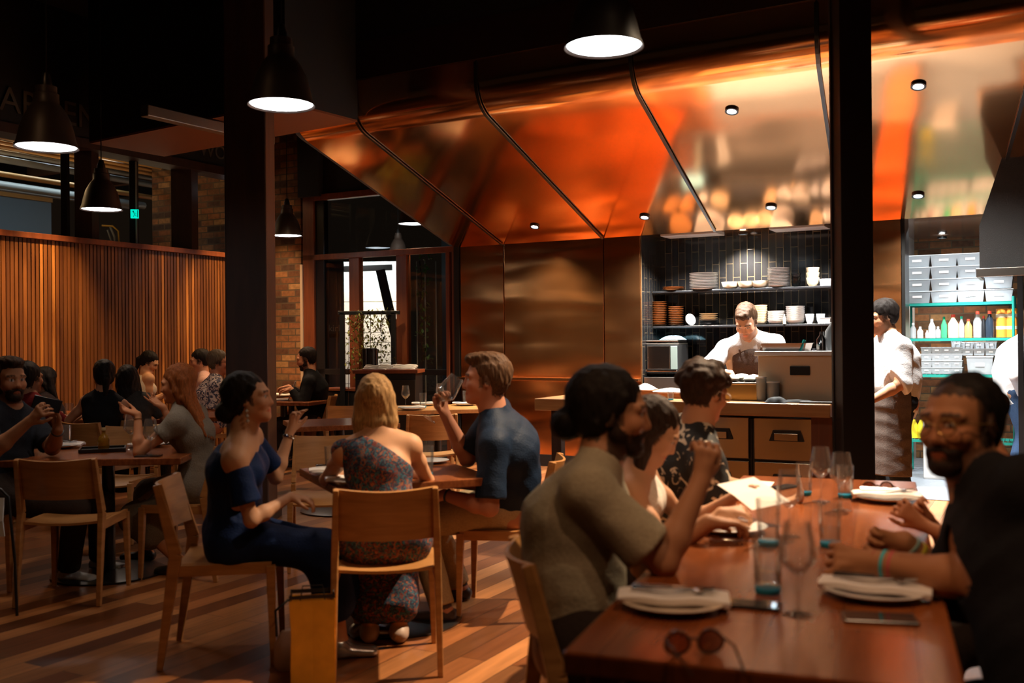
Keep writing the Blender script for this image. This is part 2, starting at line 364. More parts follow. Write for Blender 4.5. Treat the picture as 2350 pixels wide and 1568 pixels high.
# ---- glazed wall left of the copper, and brick beyond it
GT0, GT1 = -1.13, -3.62 + 1.09      # t range of glazing (to the left = negative)
GL = -2.5
M_FRAME = M_JARRAH
def member(name, t0, t1, z0, z1, th, mat, par, off=0.0):
    p = W(t1, off=off); L = t0 - t1; m = MB(); m.box((L / 2, th / 2, (z0 + z1) / 2), (L, th, z1 - z0)); o = m.build(name, mat, par, bevel=.004)
    o.location = (p.x, p.y, 0); o.rotation_euler = (0, 0, math.atan2(-B.y, -B.x)); return o
win = bpy.data.objects.new('window_1', None); COL.objects.link(win); win['kind'] = 'structure'
def vbar(pxl, pxr, z0, z1, mat=M_FRAME, off=0.0, th=.09, name='window_frame'): member(name, t_of(pxr), t_of(pxl), z0, z1, th, mat, win, off)
vbar(697, 722, 0, 3.32); vbar(800, 823, 0, 2.52, off=.02); vbar(908, 932, 0, 2.52, off=.02); vbar(1024, 1032, 0, 2.52); vbar(1038, 1044, 0, 2.52)
vbar(722, 742, 0, 3.32, M_BLK, .03)
member('window_frame', t_of(1045), t_of(697), 2.50, 2.57, .09, M_FRAME, win); member('window_frame', t_of(1045), t_of(697), 3.27, 3.35, .1, M_FRAME, win)
member('window_frame', t_of(1045), t_of(722), 1.02, 1.09, .05, M_BLK, win, .03)
struct(wall('wall_over_window', W(t_of(740), off=.04), W(t_of(693), off=.04), 3.32, 5, .1, M_DARK))
struct(wall('wall_window_head', W(t_of(695), off=.04), W(t_of(1050), off=.04), 3.35, 5, .12, M_DARK))
g = member('window_pane', t_of(1045), t_of(722), 0.02, 2.5, .006, glassy('window_glass', (.8, .84, .86), 1.0), win, .05)
g = member('window_pane', t_of(1045), t_of(722), 2.57, 3.27, .006, MATS['window_glass'], win, .05)
struct(wall('wall_brick', W(t_of(352), off=.0), W(t_of(692), off=.0), 0, 5, .2, M_BRICK))
struct(wall('trim_4', W(t_of(692), off=-.02), W(t_of(697.5), off=-.02), 0, 2.45, .06, plain('pale_trim', (.55, .40, .26), .6)))
# ---- slatted timber screen wall
M_SLAT = wood('slat_timber', (.26, .088, .018), (.50, .20, .046), rough=.5, scale=(6, 6, .7))
nt = M_SLAT.node_tree; N_ = nt.nodes.new; b_ = nt.nodes['Principled BSDF']
tc_ = N_('ShaderNodeTexCoord'); sx_ = N_('ShaderNodeSeparateXYZ'); nt.links.new(tc_.outputs['Object'], sx_.inputs[0])
dv_ = N_('ShaderNodeMath'); dv_.operation = 'DIVIDE'; dv_.inputs[1].default_value = .047; nt.links.new(sx_.outputs[0], dv_.inputs[0])
fl_ = N_('ShaderNodeMath'); fl_.operation = 'FLOOR'; nt.links.new(dv_.outputs[0], fl_.inputs[0])
wn_ = N_('ShaderNodeTexWhiteNoise'); wn_.noise_dimensions = '1D'; nt.links.new(fl_.outputs[0], wn_.inputs['W'])
cr_ = N_('ShaderNodeValToRGB'); cr_.color_ramp.elements[0].color = (.22, .17, .14, 1); cr_.color_ramp.elements[1].color = (1, 1, 1, 1)
e_ = cr_.color_ramp.elements.new(.82); e_.color = (.50, .44, .40, 1); cr_.color_ramp.elements.new(.87).color = (1.0, 1.0, 1.0, 1)
nt.links.new(wn_.outputs['Value'], cr_.inputs['Fac'])
mm_ = N_('ShaderNodeMix'); mm_.data_type = 'RGBA'; mm_.blend_type = 'MULTIPLY'; mm_.inputs[0].default_value = 1
old = b_.inputs['Base Color'].links[0].from_socket; nt.links.new(old, mm_.inputs[6]); nt.links.new(cr_.outputs['Color'], mm_.inputs[7]); nt.links.new(mm_.outputs[2], b_.inputs['Base Color'])
SU0, SU1 = -6.2, 1.4
LS = SU1 - SU0
m = MB(); m.box((LS / 2, .06, 1.26), (LS, .04, 2.52)); w_ = m.build('wall_left_backing', plain('screen_backing', (.05, .016, .006), .8)); p = S(SU0); w_.location = (p.x, p.y, 0); w_.rotation_euler = (0, 0, AN); struct(w_)
m = MB(); n_ = int(LS / .047)
for i in range(n_):
    m.box(((i + .5) * .047, .018, 1.26), (.034 if i % 5 else .040, .044, 2.52))
w_ = m.build('wall_left', M_SLAT); w_.location = (p.x, p.y, 0); w_.rotation_euler = (0, 0, AN); struct(w_)
m = MB(); m.box((LS / 2, .04, 2.545), (LS, .16, .06)); w_ = m.build('trim_5', M_JARRAH, bevel=.004); w_.location = (p.x, p.y, 0); w_.rotation_euler = (0, 0, AN); struct(w_)
# header beam over the screen
o = wall('wall_left_header', S(-7.5, off=.05), S(2, off=.05), 3.66, 5, .2, M_DARK); struct(o)
o = wall('trim_6', S(-7.5, off=.0), S(2, off=.0), 3.56, 3.66, .3, M_POST); struct(o)
M_LET = plain('faded_letter_paint', (.11, .095, .08), .7)
def on_s(u, z, off): # text on the header plane, reading left to right
    pp = S(u, z, off); return Matrix.Translation(pp) @ Matrix.Rotation(AN, 4, 'Z') @ Matrix.Rotation(PI / 2, 4, 'X')
t_ = text('wall_lettering', 'ARGENTS', .36, M_LET, on_s(-2.35, 3.78, .03)); tag(t_, 'faded painted letters high on the dark beam above the hanging lamp at far left', 'lettering')
t_ = text('wall_lettering', 'WORK', .24, M_LET, on_s(-.1, 3.76, .03)); tag(t_, 'faint painted letters on the dark beam beside the timber column', 'lettering')
# posts above the screen
def post(px0, px1, mat, z0, z1, nm, lab, cat='post', d=.12, off=.22):
    r = ray((px0 + px1) / 2, 810); k = r.x / r.y; u = (k * (S0.y + B.y * off) - (S0.x + B.x * off)) / (A.x - k * A.y); p = S(u, 0, off)
    w = (px1 - px0) / FPX * p.y; m = MB(); m.box((0, 0, (z0 + z1) / 2), (w, w, z1 - z0)); o = m.build(nm, mat, bevel=.004); o.location = (p.x, p.y, 0); tag(o, lab, cat); return o
post(182, 222, M_POST, 0, 3.57, 'timber_post', 'brown timber post behind the screen, right of the far-left lamp')
post(403, 450, M_POST, 0, 3.57, 'timber_post', 'broad dark timber post behind the screen, next to the exposed brick patch')
post(145, 160, M_BLK, 0, 3.57, 'steel_post', 'thin black steel post behind the screen, left of the brown timber post')
pp = post(302, 318, M_BLK, 0, 3.57, 'steel_post', 'slim steel post with pale edge beside the green exit sign')
m = MB(); m.box((.045, -.045, 3.05), (.014, .02, 1.0)); m.build('edge_strip', plain('pale_steel', (.42, .47, .46), .4, .3), pp, label='pale edge strip')
# bulkhead/soffit upper left
P0, P1 = atz(205, 325, 3.5), atz(655, 232, 3.5)
m = MB(); dd = (P1 - P0).to_2d().length; m.box((dd / 2, .45, 4.25), (dd, .9, 1.5)); o = m.build('beam_bulkhead', M_CEIL); o.location = (P0.x, P0.y, 0); o.rotation_euler = (0, 0, math.atan2(P1.y - P0.y, P1.x - P0.x)); struct(o)
m = MB(); m.box((dd / 2, .45, 3.49), (dd - .01, .89, .02)); o = m.build('ceiling_soffit', plain('soffit_brown', (.22, .075, .03), .55)); o.location = (P0.x, P0.y, 0); o.rotation_euler = (0, 0, math.atan2(P1.y - P0.y, P1.x - P0.x)); struct(o)
m = MB(); m.box((0, 0, 0), (1.5, .1, .1)); o = m.build('duct_pipe', plain('galvanised', (.20, .19, .18), .4, .6), bevel=.01); o.location = atz(487, 290, 3.42); o.rotation_euler = (0, 0, 1.02); tag(o, 'grey service channel fixed under the brown soffit left of the column', 'duct')
# neighbouring hall behind the screen
struct(wall('wall_far_left', S(-9, off=6), S(1.9, off=6), 0, 3.9, .1, plain('blue_grey_panel', (.16, .21, .25), .7)))
struct(wall('trim_7', S(-9, off=5.96), S(1.9, off=5.96), 3.9, 4.0, .14, plain('ochre_trim', (.5, .24, .06), .6)))
for u in (-3.8, -1.7, .1):
    m = MB(); m.box((0, 0, 1.95), (.65, .06, 3.9)); o = m.build('dark_locker', M_BLK); o.location = S(u, 0, 5.85); o.rotation_euler = (0, 0, AN); tag(o, 'black upright panel against the blue-grey wall beyond the screen', 'panel', 'black panels beyond the screen')
M_PIPE = plain('ochre_pipe', (.55, .30, .10), .4)
M_PIPG = plain('grey_pipe', (.30, .33, .33), .4)
def s_z(px, py, off):      # height of a line parallel to the screen, off behind it, seen at a pixel
    r = ray(px, 800); k = r.x / r.y; u = (k * (S0.y + B.y * off) - (S0.x + B.x * off)) / (A.x - k * A.y); return at(px, py, (S0 + A * u + B * off).y).z
for off, y_, r, mt in [(2.0, 316, .028, M_PIPE), (2.2, 327, .02, M_PIPE), (2.4, 337, .028, M_PIPE), (2.7, 330, .02, M_PIPE), (3.0, 349, .03, M_PIPG), (3.6, 366, .05, M_PIPG), (4.4, 425, .06, M_PIPG), (4.7, 432, .05, M_PIPG), (4.0, 400, .04, M_PIPE)]:
    z = s_z(10, y_, off); m = MB(); m.tube([S(-9, z, off), S(2.5, z, off)], r, 8); o = m.build('ceiling_pipe', mt, smooth=True); tag(o, 'long %s pipe under the ceiling of the hall beyond the screen' % ('ochre' if mt is M_PIPE else 'grey'), 'pipe', '%s pipes beyond the screen' % ('ochre' if mt is M_PIPE else 'grey'))
for i in range(7):
    p0 = S(-5.5 + i * 1.4, 4.40, 1.5); p1 = S(-5.5 + i * 1.4, 4.40, 6.0); m = MB(); m.beam(p0, p1, .12, .22); o = m.build('roof_joist', plain('joist_timber', (.22, .12, .06), .7)); tag(o, 'pale timber joist crossing the ceiling beyond the screen', 'joist', 'joists beyond the screen')
m = MB(); m.beam(S(-2.4, 3.95, 1.1), S(.2, 3.95, 1.1), .05, .16); o = m.build('steel_channel', plain('channel_grey', (.34, .40, .42), .45, .4)); tag(o, 'blue-grey steel channel running behind the posts over the screen', 'channel')
# green exit sign
ex = thing('exit_sign', 'small green running man exit sign above the timber screen', 'sign', at(309, 491, 11.4), .2)
m = MB(); m.box((0, 0, 0), (.085, .03, .10)); m.build('sign_box', plain('sign_green', (.0, .35, .25), .5, emis=(.0, .5, .36), estr=1.6), ex)
m = MB(); m.box((-.012, -.017, .026), (.014, .004, .014)); m.beam((-.012, -.017, .018), (.004, -.017, -.008), .014, .004); m.beam((.004, -.017, -.008), (-.012, -.017, -.036), .009, .004); m.beam((.004, -.017, -.008), (.022, -.017, -.030), .009, .004); m.beam((-.012, -.017, .012), (.020, -.017, .004), .007, .004); m.box((.034, -.017, 0), (.006, .004, .08))
m.build('running_figure', plain('sign_dark', (.0, .03, .02), .5), ex, label='dark running figure')
# yellow bent rails
yr = thing('lift_frame', 'bent yellow and grey tubular frame peeping over the screen', 'frame', at(262, 560, 14))
m = MB(); m.tube([(-.17, 0, .26), (-.02, 0, .25), (.06, 0, .18), (.10, 0, -.4)], .012, 8); m.build('yellow_rail', plain('yellow_paint', (.55, .33, .03), .5), yr, smooth=True)
m = MB(); m.tube([(-.06, .02, .24), (.0, .02, .1), (.05, .02, -.4)], .016, 8); m.tube([(-.10, .02, .2), (-.05, .02, .05), (-.02, .02, -.4)], .012, 8); m.build('grey_rail', M_PIPG, yr, smooth=True)
for px_, py_, d_, lab in [(526, 437, 13.0, 'tiny white globe lamp glowing beside the timber column'), (441, 565, 13.6, 'tiny white lamp glowing just above the top of the screen')]:
    t_ = thing('globe_lamp', lab, 'lamp', at(px_, py_, d_)); m = MB(); m.lathe([(0, -.03), (.022, -.02), (.03, 0), (.022, .02), (0, .03)], n=16); m.build('globe', plain('globe_white', (1, 1, 1), .5, emis=(.9, .95, 1), estr=6), t_, smooth=True); m = MB(); m.tube([(0, 0, .028), (0, 0, .9)], .006, 6); m.build('rod', M_BLK, t_)
# columns
def column(name, px0, px1, d, mat, lab):
    p = at((px0 + px1) / 2, 806, d); w = (px1 - px0) / FPX * d; t = thing(name, lab, 'column', (p.x, p.y, 0), AN - PI / 2 + .52)
    return t, w, p
t, w, p = column('timber_column', 530, 624, 8.0, M_POST, 'dark square timber column behind the woman in the navy dress')
m = MB(); m.box((0, 0, 2.5), (w, w, 5)); m.build('shaft', M_POST, t, bevel=.012); m = MB(); m.box((0, 0, .06), (w + .06, w + .06, .12)); m.build('base_plate', M_BLK, t, bevel=.006)
t, w, p = column('steel_column', 1920, 1993, 6.05, M_BLK, 'black steel column standing at the right end of the timber kitchen bar')
m = MB(); m.box((0, -w * .42, 2.5), (w, w * .16, 5)); m.box((0, w * .42, 2.5), (w, w * .16, 5)); m.box((0, 0, 2.5), (w * .9, w * .8, 5)); m.build('shaft', plain('column_black', (.016, .011, .009), .5), t, bevel=.004)
m = MB(); m.box((0, 0, .01), (w + .12, w + .12, .02)); m.build('base_plate', M_BLK, t)
# ================================================================== COPPER CANOPY
ZF, ZW = 3.50, 2.57
def _f(px): q = atz(px, 280 - .15 * (px - 800), ZF); return (q.x, q.y)
def _w(px): q = W(t_of(px)); return (q.x, q.y)
Fp = [_f(675), _f(812), _f(1096), _f(1450), _f(1876)]; Wp = [_w(1046), _w(1157), _w(1387), _w(1645), _w(1935)]
for k in (1, 2): Fp.append(tuple(V(Fp[4]) + (V(Fp[4]) - V(Fp[3])) * k)); Wp.append(tuple(V(Wp[4]) + (V(Wp[4]) - V(Wp[3])) * k * 1.05))
def section(F, Wl, n=9):
    F = V((*F, 0)); Wl = V((*Wl, 0)); o = (F - Wl); L = o.length; o.normalize()
    pts = []; sl = math.atan2(ZF - ZW, L); r = .30
    # straight part up to tangent, arc turning to vertical, then a short fascia
    tl = r * math.tan((PI / 2 - sl) / 2); Lt = math.hypot(L, ZF - ZW) - tl
    for k in range(5): q = Lt * k / 4; pts.append(Wl + o * (q * math.cos(sl)) + V((0, 0, ZW + q * math.sin(sl))))
    cx = Lt * math.cos(sl) - r * math.sin(sl); cz = ZW + Lt * math.sin(sl) + r * math.cos(sl)
    for k in range(1, n + 1):
        a = -PI / 2 + sl + (PI / 2 - sl) * k / n; pts.append(Wl + o * (cx + r * math.cos(a)) + V((0, 0, cz + r * math.sin(a))))
    pts.append(pts[-1] + V((0, 0, .16))); return pts
can = thing('range_canopy', 'huge folded copper canopy sloping out over the open kitchen', 'canopy', (0, 0, 0))
secs = [section(f, w) for f, w in zip(Fp, Wp)]
for i in range(len(secs) - 1):
    a, b = secs[i], secs[i + 1]; m = MB(); cols_ = 5; rows = []
    for pa, pb in zip(a, b): rows.append([pa.lerp(pb, .005 + .99 * k / cols_) for k in range(cols_ + 1)])
    m.sheet(rows, .02); m.build('canopy_panel', M_COPC, can, smooth='all')
    if i:
        m = MB(); m.sheet([[pa.lerp(pb, -.010), pa.lerp(pb, .010)] for pa, pb in zip(a, b)], .012)
        s_ = m.build('seam', M_BLK, can); s_.location = (-.012, -.02, -.022)
m = MB(); top = [s_[-1] for s_ in secs]
m.sheet([[p for p in top], [p + V((0, 0, .35)) for p in top]], .04); m.build('fascia', plain('fascia_dark', (.05, .025, .015), .35, .5), can)
# dark beam above the fascia up to the ceiling
m = MB(); m.sheet([[p + V((-.05, .1, .33)) for p in top], [V((p.x - .05, p.y + .1, 5)) for p in top]], .1); struct(m.build('beam_over_canopy', M_DARK))
# black infill wall triangle at the left end of the canopy
m = MB(); a = secs[0]; base = [V((Fp[0][0], Fp[0][1], 5)), V((Wp[0][0], Wp[0][1], 5))]
vs = a + [base[0], base[1]]; n = len(vs); off = V((-.06, -.04, 0)); m.add([v + off * .2 for v in vs] + [v + off for v in vs], [tuple(range(n)), tuple(range(2 * n - 1, n - 1, -1))] + [(i, (i + 1) % n, n + (i + 1) % n, n + i) for i in range(n)]); struct(m.build('wall_canopy_end', M_DARK))
# downlights
def canopy_hit(px, py):
    """point and normal of the canopy slope seen at a pixel"""
    from mathutils.geometry import intersect_ray_tri
    o = V((0, 0, H)); r = ray(px, py)
    for k in range(len(Fp) - 1):
        a, b, c, d = V((*Wp[k], ZW)), V((*Wp[k + 1], ZW)), V((*Fp[k + 1], ZF)), V((*Fp[k], ZF))
        for tri in ((a, b, c), (a, c, d)):
            h = intersect_ray_tri(*tri, r, o, True)
            if h is not None: return h, (tri[1] - tri[0]).cross(tri[2] - tri[0]).normalized()
M_BULB = plain('lamp_white', (1, 1, 1), .5, emis=(.80, .93, 1.0), estr=30)
DL_SPOTS = []
def downlight(p, n, lab, r=.055):
    if n.z > 0: n = -n
    q = n.to_track_quat('Z', 'Y'); t = thing('downlight', lab, 'downlight', p + n * .028, 0, 'recessed kitchen downlights'); t.rotation_mode = 'QUATERNION'; t.rotation_quaternion = q
    m = MB(); m.lathe([(r * .68, -.01), (r * .72, .008), (r, .008), (r, -.01)], n=24, close=True); m.build('trim_ring', M_BLK, t, smooth=True)
    m = MB(); m.lathe([(0, -.002), (r * .66, -.002), (r * .66, -.006), (0, -.006)][::-1], n=20); m.build('lamp', M_BULB, t)
    DL_SPOTS.append(p + n * .06)
for px, py, lab in [(1680, 248, 'downlight in the bright copper panel above the tiled niche'), (2108, 190, 'downlight high on the pale copper right of the black column'), (2107, 443, 'lower downlight right of the black column'), (1770, 470, 'downlight low on the copper above the hanging plates'), (1480, 493, 'downlight on the orange copper at the left corner of the niche'), (1228, 515, 'downlight above the wide copper wall panel')]:
    p, n = canopy_hit(px, py); downlight(p, n, lab)
p = atz(1705, 531, 2.575); downlight(p, V((0, 0, -1)), 'small downlight in the flat ceiling of the tiled niche', .05)
p = atz(2162, 540, 2.57); downlight(p, V((0, 0, -1)), 'small downlight in the pantry ceiling above the clear bins', .05)
# hood filters in niche ceiling
for a_, b_, lab in [(1500, 1640, 'grey exhaust panel in the niche ceiling at left'), (1750, 1890, 'grey exhaust panel in the niche ceiling at right')]:
    t0, t1 = t_of(a_) + .05, t_of(b_); m = MB(); L = t1 - t0; m.box((L / 2, .25, 2.56), (L, .3, .04)); o = m.build('exhaust_grille', plain('exhaust_grey', (.5, .5, .5), .4), bevel=.005); p = W(t0); o.location = (p.x, p.y, 0); o.rotation_euler = (0, 0, math.atan2(-B.y, -B.x)); tag(o, lab, 'exhaust grille')
# ================================================================== PENDANTS
M_SHADE = plain('shade_enamel', (.045, .030, .024), .45)
M_GLOW = plain('pendant_glow', (1, 1, 1), .5, emis=(.88, .95, 1.0), estr=16)
M_INNER = plain('shade_inner', (.85, .85, .85), .5)
pend = None; PEND = []
def pendant(px, py, d, lab, group='bell pendant lamps'):
    global pend
    p = at(px, py, d)
    if pend is None:
        t = thing('pendant_lamp', lab, 'pendant lamp', p, 0, group); pend = t
        outer = [(.060, .37), (.062, .33), (.072, .325), (.072, .27), (.085, .255), (.10, .235), (.135, .17), (.155, .10), (.168, .04), (.180, .012), (.183, 0)]
        m = MB(); m.lathe([(.0, .375)] + outer + [(.178, .002), (.160, .05), (.147, .10), (.12, .18), (.0, .25)], n=40); m.build('lamp_shade', M_SHADE, t, smooth='all')
        m = MB(); m.lathe([(0, .016), (.168, .016), (.168, .010), (0, .010)][::-1], n=40); m.build('diffuser', M_GLOW, t)
        m = MB(); m.lathe([(0, .45), (.02, .45), (.035, .40), (.035, .37), (0, .37)][::-1], n=16); m.build('lamp_holder', M_BLK, t, smooth=True)
        m = MB(); m.tube([(0, 0, .45), (0, 0, 2.4)], .005, 6); m.build('cable', M_BLK, t)
    else: t = dup(pend, p, 0, lab)
    PEND.append(p); return t
pendant(1386, 110, 4.57, 'largest pendant lamp, hanging near the top centre in front of the copper canopy')
pendant(646, 243, 5.48, 'pendant lamp hanging in front of the dark timber column')
pendant(107, 340, 6.0, 'pendant lamp at far left beneath the faded letters')
pendant(233, 482, 9.0, 'pendant lamp hanging just above the timber screen')
pendant(659, 542, 12.0, 'small pendant lamp in front of the brick wall')
pendant(947, 515, 12.3, 'small pendant lamp partly behind the canopy edge by the windows')
pendant(914, 579, 19.5, 'tiny pendant lamp glowing outside beyond the glass doors')
# ================================================================== OUTSIDE THE GLASS
M_LITWALL = plain('white_render', (.80, .78, .74), .8)
def flat(name, px0, px1, py0, py1, d, mat, lab, cat, th=.08, bev=0):
    a_, b_ = at(px0, py1, d), at(px1, py0, d); m = MB(); m.box((0, 0, 0), (b_.x - a_.x, th, b_.z - a_.z)); o = m.build(name, mat, bevel=bev); o.location = (a_ + b_) / 2; return tag(o, lab, cat)
out = thing('weatherboard_house', 'brightly lit pale weatherboard wall seen outside through the glass doors', 'building', at(850, 850, 18.5))
m = MB()
for k in range(-4, 9): m.box((-.1, 0, -.15 + k * .19), (1.6, .06 + .0 * k, .178), M=Matrix.Rotation(.06, 3, 'X'))
m.build('weatherboards', plain('board_white', (.80, .68, .55), .7), out)
m = MB(); m.box((-.1, .05, 1.72), (1.6, .05, .6)); m.build('upper_sheet', plain('pale_blue_sheet', (.62, .74, .80), .5), out, label='pale blue upper sheet')
flat('door_lining', 735, 788, 600, 1020, 14.3, plain('slate_panel', (.085, .10, .12), .6), 'slate grey wall panel outside with a small pale sign', 'wall panel')
sg = thing('shop_sign', 'small pale lettered sign on the slate wall, left of the leafy trellis', 'sign', at(767, 753, 14.2))
m = MB(); m.box((0, .0, 0), (.24, .012, .17)); m.build('sign_plate', plain('sign_grey', (.12, .12, .11), .5), sg)
text('sign_text', 'kirl', .13, plain('sign_cream', (.5, .46, .34), .6), Matrix.Translation((0, -.01, -.045)) @ Matrix.Rotation(PI / 2, 4, 'X'), sg)
o = MB(); a_, b_ = at(873, 620, 14.5), at(925, 850, 14.5); o.beam(a_, b_ + (b_ - a_) * 1.5, .13, .08, up=(0, 1, 0)); tag(o.build('stair_stringer', M_BLK), 'black slanting stair stringer outside the glass doors', 'stringer')
o = MB(); a_, b_ = at(790, 618, 17), at(900, 614, 17); o.beam(a_, b_, .1, .1); tag(o.build('awning_beam', M_BLK), 'dark horizontal beam over the lit weatherboards', 'beam')
struct(wall('wall_courtyard', W(-7, off=9), W(3, off=9), 0, 6, .1, plain('night_wall', (.02, .028, .035), .9)))
for px, d in [(937, 14.0), (956, 14.0), (975, 14.0), (1000, 14.0)]:
    m = MB(); q_ = at(px, 600, d); m.tube([(q_.x, q_.y, .0), q_], .008, 6); tag(m.build('climbing_cable', plain('pale_cord', (.55, .50, .38), .6)), 'thin pale vertical climbing cord outside the glass', 'cord', 'climbing cords outside')
def leaf_cluster(n, box, size, rnd, mat, name, parent, clump=0.0):
    m = MB()
    for i in range(n):
        c = V((rnd.uniform(-box[0], box[0]), rnd.uniform(-box[1], box[1]), rnd.uniform(-box[2], box[2])))
        if clump: c += V((rnd.gauss(0, clump), rnd.gauss(0, clump), rnd.gauss(0, clump)))
        e = Matrix.Rotation(rnd.uniform(0, 6.28), 3, 'Z') @ Matrix.Rotation(rnd.uniform(-1.3, 1.3), 3, 'X'); s_ = size * rnd.uniform(.6, 1.4)
        vs = [c + e @ V(q) for q in ((0, -s_, 0), (s_ * .45, -s_ * .3, s_ * .12), (s_ * .4, s_ * .4, s_ * .1), (0, s_, 0), (-s_ * .4, s_ * .4, s_ * .1), (-s_ * .45, -s_ * .3, s_ * .12))]
        m.add(vs, [(0, 1, 2, 3), (0, 3, 4, 5)])
    return m.build(name, mat, parent)
rr = random.Random(3)
vine = thing('climbing_vine', 'green vine winding up the pale cords outside the window', 'vine', at(966, 850, 13.9))
m = MB(); m.tube([(0.02 * math.sin(k), .0, k * .16 - vine.location.z) for k in range(17)], .008, 6); m.build('stem', M_POST, vine)
for k in range(9):
    lc = leaf_cluster(16, (.09, .05, .06), .035, rr, M_LEAFG, 'leaves', vine); lc.location = (rr.uniform(-.02, .1), 0, .15 + k * .18)
# trellis planter behind the service station
tr = thing('trellis_planter', 'black framed trellis planter covered in small golden-green leaves', 'planter', at(848, 862, 12.1))
hw = (908 - 785) / 2 / FPX * 12.1; hh = (862 - 718) / FPX * 12.1
m = MB(); m.box((-hw, 0, hh / 2 - .25), (.06, .06, hh + .5)); m.box((hw - .03, 0, hh / 2 - .25), (.06, .06, hh + .5)); m.box((0, 0, hh), (2 * hw + .1, .06, .045)); m.box((0, 0, -.75), (2 * hw + .1, .3, .62)); m.build('frame', M_BLK, tr, bevel=.004)
m = MB()
for k in range(5): m.tube([(-hw + (k + .5) * 2 * hw / 5, 0, -.4), (-hw + (k + .5) * 2 * hw / 5 + .02, 0, hh)], .004, 5)
m.build('stems', M_POST, tr)
lc = leaf_cluster(1100, (hw * .75, .06, hh * .48), .021, rr, M_LEAF, 'foliage', tr, .045); lc.location = (0, 0, hh / 2)
# exterior lights
area('yard_light', at(860, 560, 17.0), at(850, 740, 18.5), 150, 1.0, .5, (1, .90, .78))
# ================================================================== FURNITURE
def make_chair(label, group=None):
    t = thing('dining_chair', label, 'chair', (0, 0, 0), 0, group)
    for s in (-1, 1):
        m = MB(); m.beam((-.265, s * .222, 0), (-.195, s * .216, .50), .024, .026, up=(1, 0, 0), w2=.030, h2=.055); m.beam((-.195, s * .216, .497), (-.275, s * .205, .80), .030, .055, up=(1, 0, 0), w2=.024, h2=.030)
        m.build('leg', M_CHAIR, t, bevel=.004)
        m = MB(); m.beam((.205, s * .205, .435), (.215, s * .215, 0), .036, .040, up=(1, 0, 0), w2=.022, h2=.024); m.build('leg', M_CHAIR, t, bevel=.004)
        m = MB(); m.beam((-.20, s * .212, .425), (.21, s * .205, .425), .022, .05); m.build('side_rail', M_CHAIR, t, bevel=.003)
    rows = []
    for i in range(9):
        x = -.205 + .43 * i / 8; zz = .452 - .028 * max(0, (i - 5) / 3) ** 2
        rows.append([(x, -.20 + .40 * j / 8, zz - .012 * math.sin(PI * j / 8)) for j in range(9)])
    m = MB(); m.sheet(rows, .013); m.build('seat', M_CHAIR, t, smooth=True)
    rows = []
    for i in range(4):
        zz = .575 + .225 * i / 3; xb = -.215 - .262 * (zz - .575)
        rows.append([(xb - .055 * math.sin(PI * j / 12) + .012, -.213 + .426 * j / 12, zz - .012 * math.sin(PI * j / 12) * (1 if i == 3 else 0)) for j in range(13)])
    m = MB(); m.sheet(rows, .012); m.build('backrest', M_CHAIR, t, smooth=True)
    return t
CH0 = None
def chair(x, y, deg, label, group=None):
    global CH0
    if CH0 is None: CH0 = make_chair(label, group); t = CH0
    else: t = dup(CH0, label=label)
    t.location = (x, y, 0); t.rotation_euler = (0, 0, math.radians(deg)); return t
TABLES = []
def ped_table(c, sx, sy, deg, label, mat=None):
    TABLES.append((c[0], c[1], sx, sy, math.radians(deg)))
    t = thing('dining_table', label, 'table', (c[0], c[1], 0), math.radians(deg))
    m = MB(); m.box((0, 0, .73), (sx, sy, .04)); m.build('table_top', mat or M_TABLE, t, bevel=.005)
    m = MB(); m.lathe([(0, 0), (.33, 0), (.335, .012), (.30, .020), (0, .028)][::-1], n=40); m.build('base_disc', M_BLK, t, smooth=True)
    m = MB(); m.lathe([(.038, .02), (.038, .71)], n=20); m.box((0, 0, .70), (.4, .06, .02)); m.build('pedestal', M_BLK, t, smooth=True); return t
# foreground table
c1, c2, c3 = atz(1290, 1495, .75), atz(1704, 1091, .75), atz(2110, 1110, .75)
e1 = (c2 - c1).normalized(); LT = (c2 - c1).length; WT = .78; e2 = V((e1.y, -e1.x, 0)); TAN = math.atan2(e1.y, e1.x)
TC = c1 + e1 * LT / 2 + e2 * WT / 2
ft = thing('long_dining_table', 'large red-brown timber table in the foreground at right, laid with glasses and plates', 'table', (TC.x, TC.y, 0), TAN)
m = MB()
m.box((0, 0, .725), (LT, WT, .05)); 
M_TOP = cells('plank_top', (2.2, .156), [(.20, .050, .014), (.30, .085, .024), (.25, .066, .018), (.34, .105, .032)], rough=.19, gap=.0008, mortar=(.06, .02, .01), grain=(1.3, 12), bump=.1, gnoise=.45, coat=.0); M_TOP.node_tree.nodes['Principled BSDF'].inputs['Specular IOR Level'].default_value = .42
m.build('table_top', M_TOP, ft, bevel=.006)
for sx in (-1, 1):
    for sy in (-1, 1):
        m = MB(); m.box((sx * (LT / 2 - .10), sy * (WT / 2 - .07), .35), (.07, .07, .70)); m.build('leg', M_JARRAH, ft, bevel=.004)
for sy in (-1, 1): m = MB(); m.box((0, sy * (WT / 2 - .07), .665), (LT - .3, .03, .07)); m.build('apron_rail', M_JARRAH, ft, bevel=.003)
TABLES.append((TC.x, TC.y, LT, WT, TAN))
